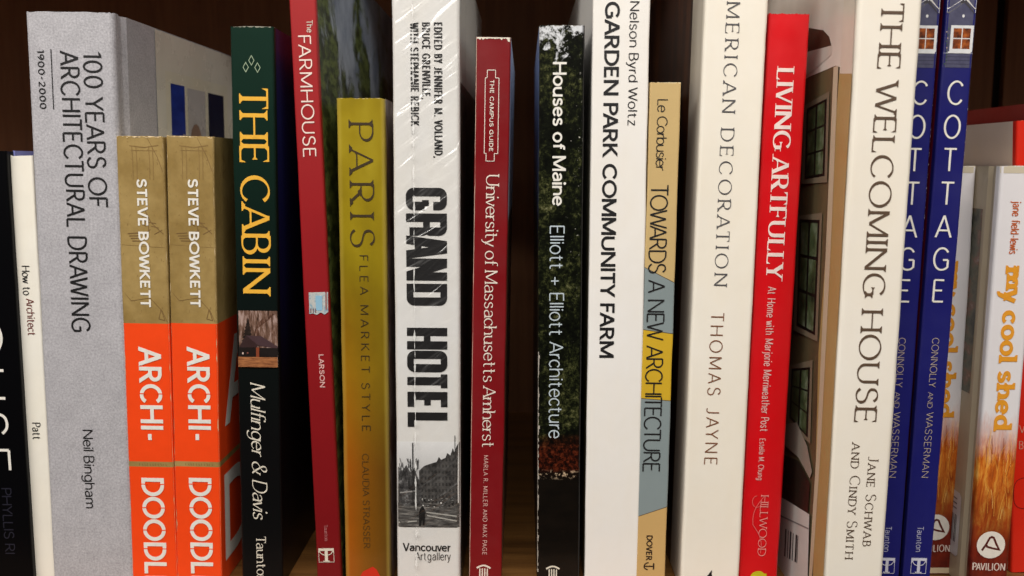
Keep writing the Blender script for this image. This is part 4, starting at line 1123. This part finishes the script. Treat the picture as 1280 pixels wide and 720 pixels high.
# ------------------------------------------------------------------ 19, 20 twin white and amber books set back on the shelf
BEIGE = paper((186, 172, 148), .5, amt=.08)
def shed(label, Y, top, bot, height, ref):
    B = Book('hardcover_book', label, 'book', Y, top, bot, 0.17, width=.0160, r=.0016, height=height)
    B.groove = lambda y: .0013 * math.sin(math.pi * (y - .004) / .007) ** 2 if .004 < y < .011 else 0.0
    m = Mat('grass_spine_print', .4)
    R = ref or B
    z_ = lambda py: R.loc('front', 1240, py)[1]
    g = m.ramp(m.noise(210, 6, .7, (1.6, 1, .35), .5), [(.30, (128, 46, 12)), (.48, (192, 96, 24)), (.60, (222, 148, 56)), (.75, (240, 204, 122))])
    low = m.ramp(m.noise(120, 5, .65, (1, 1, .6)), [(.35, (70, 14, 12)), (.7, (132, 40, 18))])
    g = m.mix(m.ramp(m.math('DIVIDE', m.math('SUBTRACT', m.z, z_(690)), z_(590) - z_(690)), [(0, 0.0), (1, 1.0)]), low, g)
    edge = m.math('ADD', m.z, m.math('MULTIPLY', m.math('SUBTRACT', m.noise(240, 4, .7, (1.6, 1, .3)), .5), .022))
    m.color(m.mix(m.step(edge, z_(546), .010), g, m.wear((222, 218, 220), .05, 60)))
    mc = Mat('beige_cover', .5); mc.color(mc.wear((186, 172, 148), .08, 50))
    B.body(m.m, back=BEIGE, front=BEIGE, top=paper((206, 196, 174), .7))
    hw = B.w / 2
    # bare board at head and foot
    B.rect('head_board_edge', 'front', -hw + .0002, hw - .0002, B.h - .0028, B.h - .0001, paper((198, 188, 168), .6), .4)
    B.rect('foot_board_edge', 'front', -hw + .0002, hw - .0002, .0004, .0030, paper((206, 190, 160), .6), .4)
    def down(part, s, st, pa, pb, cap, mm):
        a, b = Vector(R.loc('front', *pa)), Vector(R.loc('front', *pb)); x = (a.x + b.x) / 2; k = cap * (EYE.y * -1 + .01) / 1200
        lettering(B.part(part), s, STY[st], a.y - b.y, k, mm, lambda px, py, l: B.pt('front', x + py, a.y - px, 2 + l))
    down('author_name', 'jane field-lewis', 'round', (1266.5, 251.5), (1261, 317.5), 9.5, ORANGE_INK)
    down('title', 'my cool shed', 'cooper', (1255.5, 334), (1243, 537), 22.5, MUSTARD)
    c = R.loc('front', 1238.5, 681); r_ = .0060
    B.disc('publisher_mark', 'front', c, r_, r_, ink((226, 220, 210)), 2, 40)
    DB = ink((84, 24, 18)); c = Vector(c)
    B.line('publisher_mark', 'front', [c + Vector(p) * r_ for p in ((-.62, -.42), (-.36, .0), (-.12, .52), (.02, .60), (.16, .54), (.40, .02), (.60, -.34), (.1, -.24), (-.26, -.14), (-.34, .0))], r_ * .15, DB, 3)
    a, b = R.loc('front', 1215.5, 712.3), R.loc('front', 1256, 712.3)
    lettering(B.part('publisher_name'), 'PAVILION', STY['pav'], b[0] - a[0], .0031, ink((214, 196, 186)), lambda px, py, l: B.pt('front', a[0] + px, a[1] + py, 2 + l))
    rn = random.Random(31)
    for i in range(46):
        x = rn.uniform(-hw + .0022, hw - .0022); z = z_(rn.uniform(556, 668)); l_ = rn.uniform(.004, .012); dx = rn.uniform(-.0022, .0022)
        if abs(x + dx) < hw - .0018:
            B.line('grass_blades', 'front', [(x, z), (x + dx * .35, z + l_ * .5), (x + dx, z + l_)], .00016, ink(rn.choice([(222, 158, 66), (196, 104, 40), (236, 190, 110), (150, 70, 26)])), .6)
    # photo on the back cover
    m = Mat('garden_photo_print', .4)
    m.color(m.ramp(m.noise(110, 5, .65), [(.34, (36, 40, 34)), (.5, (92, 92, 72)), (.6, (120, 84, 64)), (.72, (160, 152, 146))]))
    B.rect('cover_photo', 'left', -.09, -.0125, .085, B.h - .018, m.m, 1)
    return B
B2 = shed('white and amber hardcover with mustard lettering and barcode sticker, in front of its twin', -0.004, (208, 1250, 1302), (720, 1215, 1258), .1787, None)
pts = [(-.0130, .012), (-.0130, .038), (-.0145, .0395), (-.034, .0395), (-.0355, .038), (-.0355, .012), (-.034, .0105), (-.0145, .0105)]
B2.poly('barcode_sticker', 'left', pts, paper((206, 206, 210), .4), 2)
for i in range(12):
    u = -.0165 - i * .0013; wd = (.0005, .0008, .0004, .0007)[i % 4]
    B2.poly('barcode_sticker', 'left', [(u, .0165), (u + wd, .0165), (u + wd, .029), (u, .029)], ink((50, 50, 54)), 3)
for i in range(3):
    B2.poly('barcode_sticker', 'left', [(-.031 + i * .001, .0315 + i * .0022), (-.0165, .0315 + i * .0022), (-.0165, .0322 + i * .0022), (-.031 + i * .001, .0322 + i * .0022)], ink((120, 120, 126)), 3)
B2.finish()
B1 = shed('white and amber hardcover set back and half hidden behind the navy book', 0.016, (208, 1176, 1219), (714, 1148, 1187), .1787, B2)
B1.finish()

# ------------------------------------------------------------------ 21, 22 red books at the right edge
B = Book('hardcover_book', 'orange red hardcover with grey side, standing behind the twins at the right edge', 'book', 0.018,
         (152, 1272, 1340), (720, 1263, 1331), 0.20, r=.0012)
B.body(paper((222, 38, 16), .42, .2, amt=.07), back=paper((230, 212, 202), .5), top=paper((206, 60, 40), .6))
a = B.loc('front', 1273.5, 541)
lettering(B.part('subtitle'), 'WI', STY['thin'], .0056, .0035, ink((214, 150, 130)), lambda x, y, l: B.pt('front', a[0] + x, a[1] + y, 2 + l))
a2 = B.loc('front', 1273.5, 561)
lettering(B.part('subtitle'), 'BO', STY['thin'], .0054, .0035, ink((214, 150, 130)), lambda x, y, l: B.pt('front', a2[0] + x, a2[1] + y, 2 + l))
c = Vector(B.loc('front', 1286, 616))
B.line('stamp', 'front', [c + Vector((.0068 * math.copysign(abs(math.cos(t)) ** .6, math.cos(t)), .0072 * math.copysign(abs(math.sin(t)) ** .6, math.sin(t)))) for t in [2 * math.pi * i / 40 for i in range(41)]], .0003, ink((130, 20, 12)), 2, closed=True)
B.finish()
B = Book('hardcover_book', 'dark red book seen as a strip above the grey side of the orange red hardcover', 'book', 0.055,
         (128, 1300, 1360), (700, 1290, 1350), 0.20, r=.0012, width=.02)
B.body(paper((100, 22, 16), .5), back=paper((104, 26, 18), .5))
B.finish()
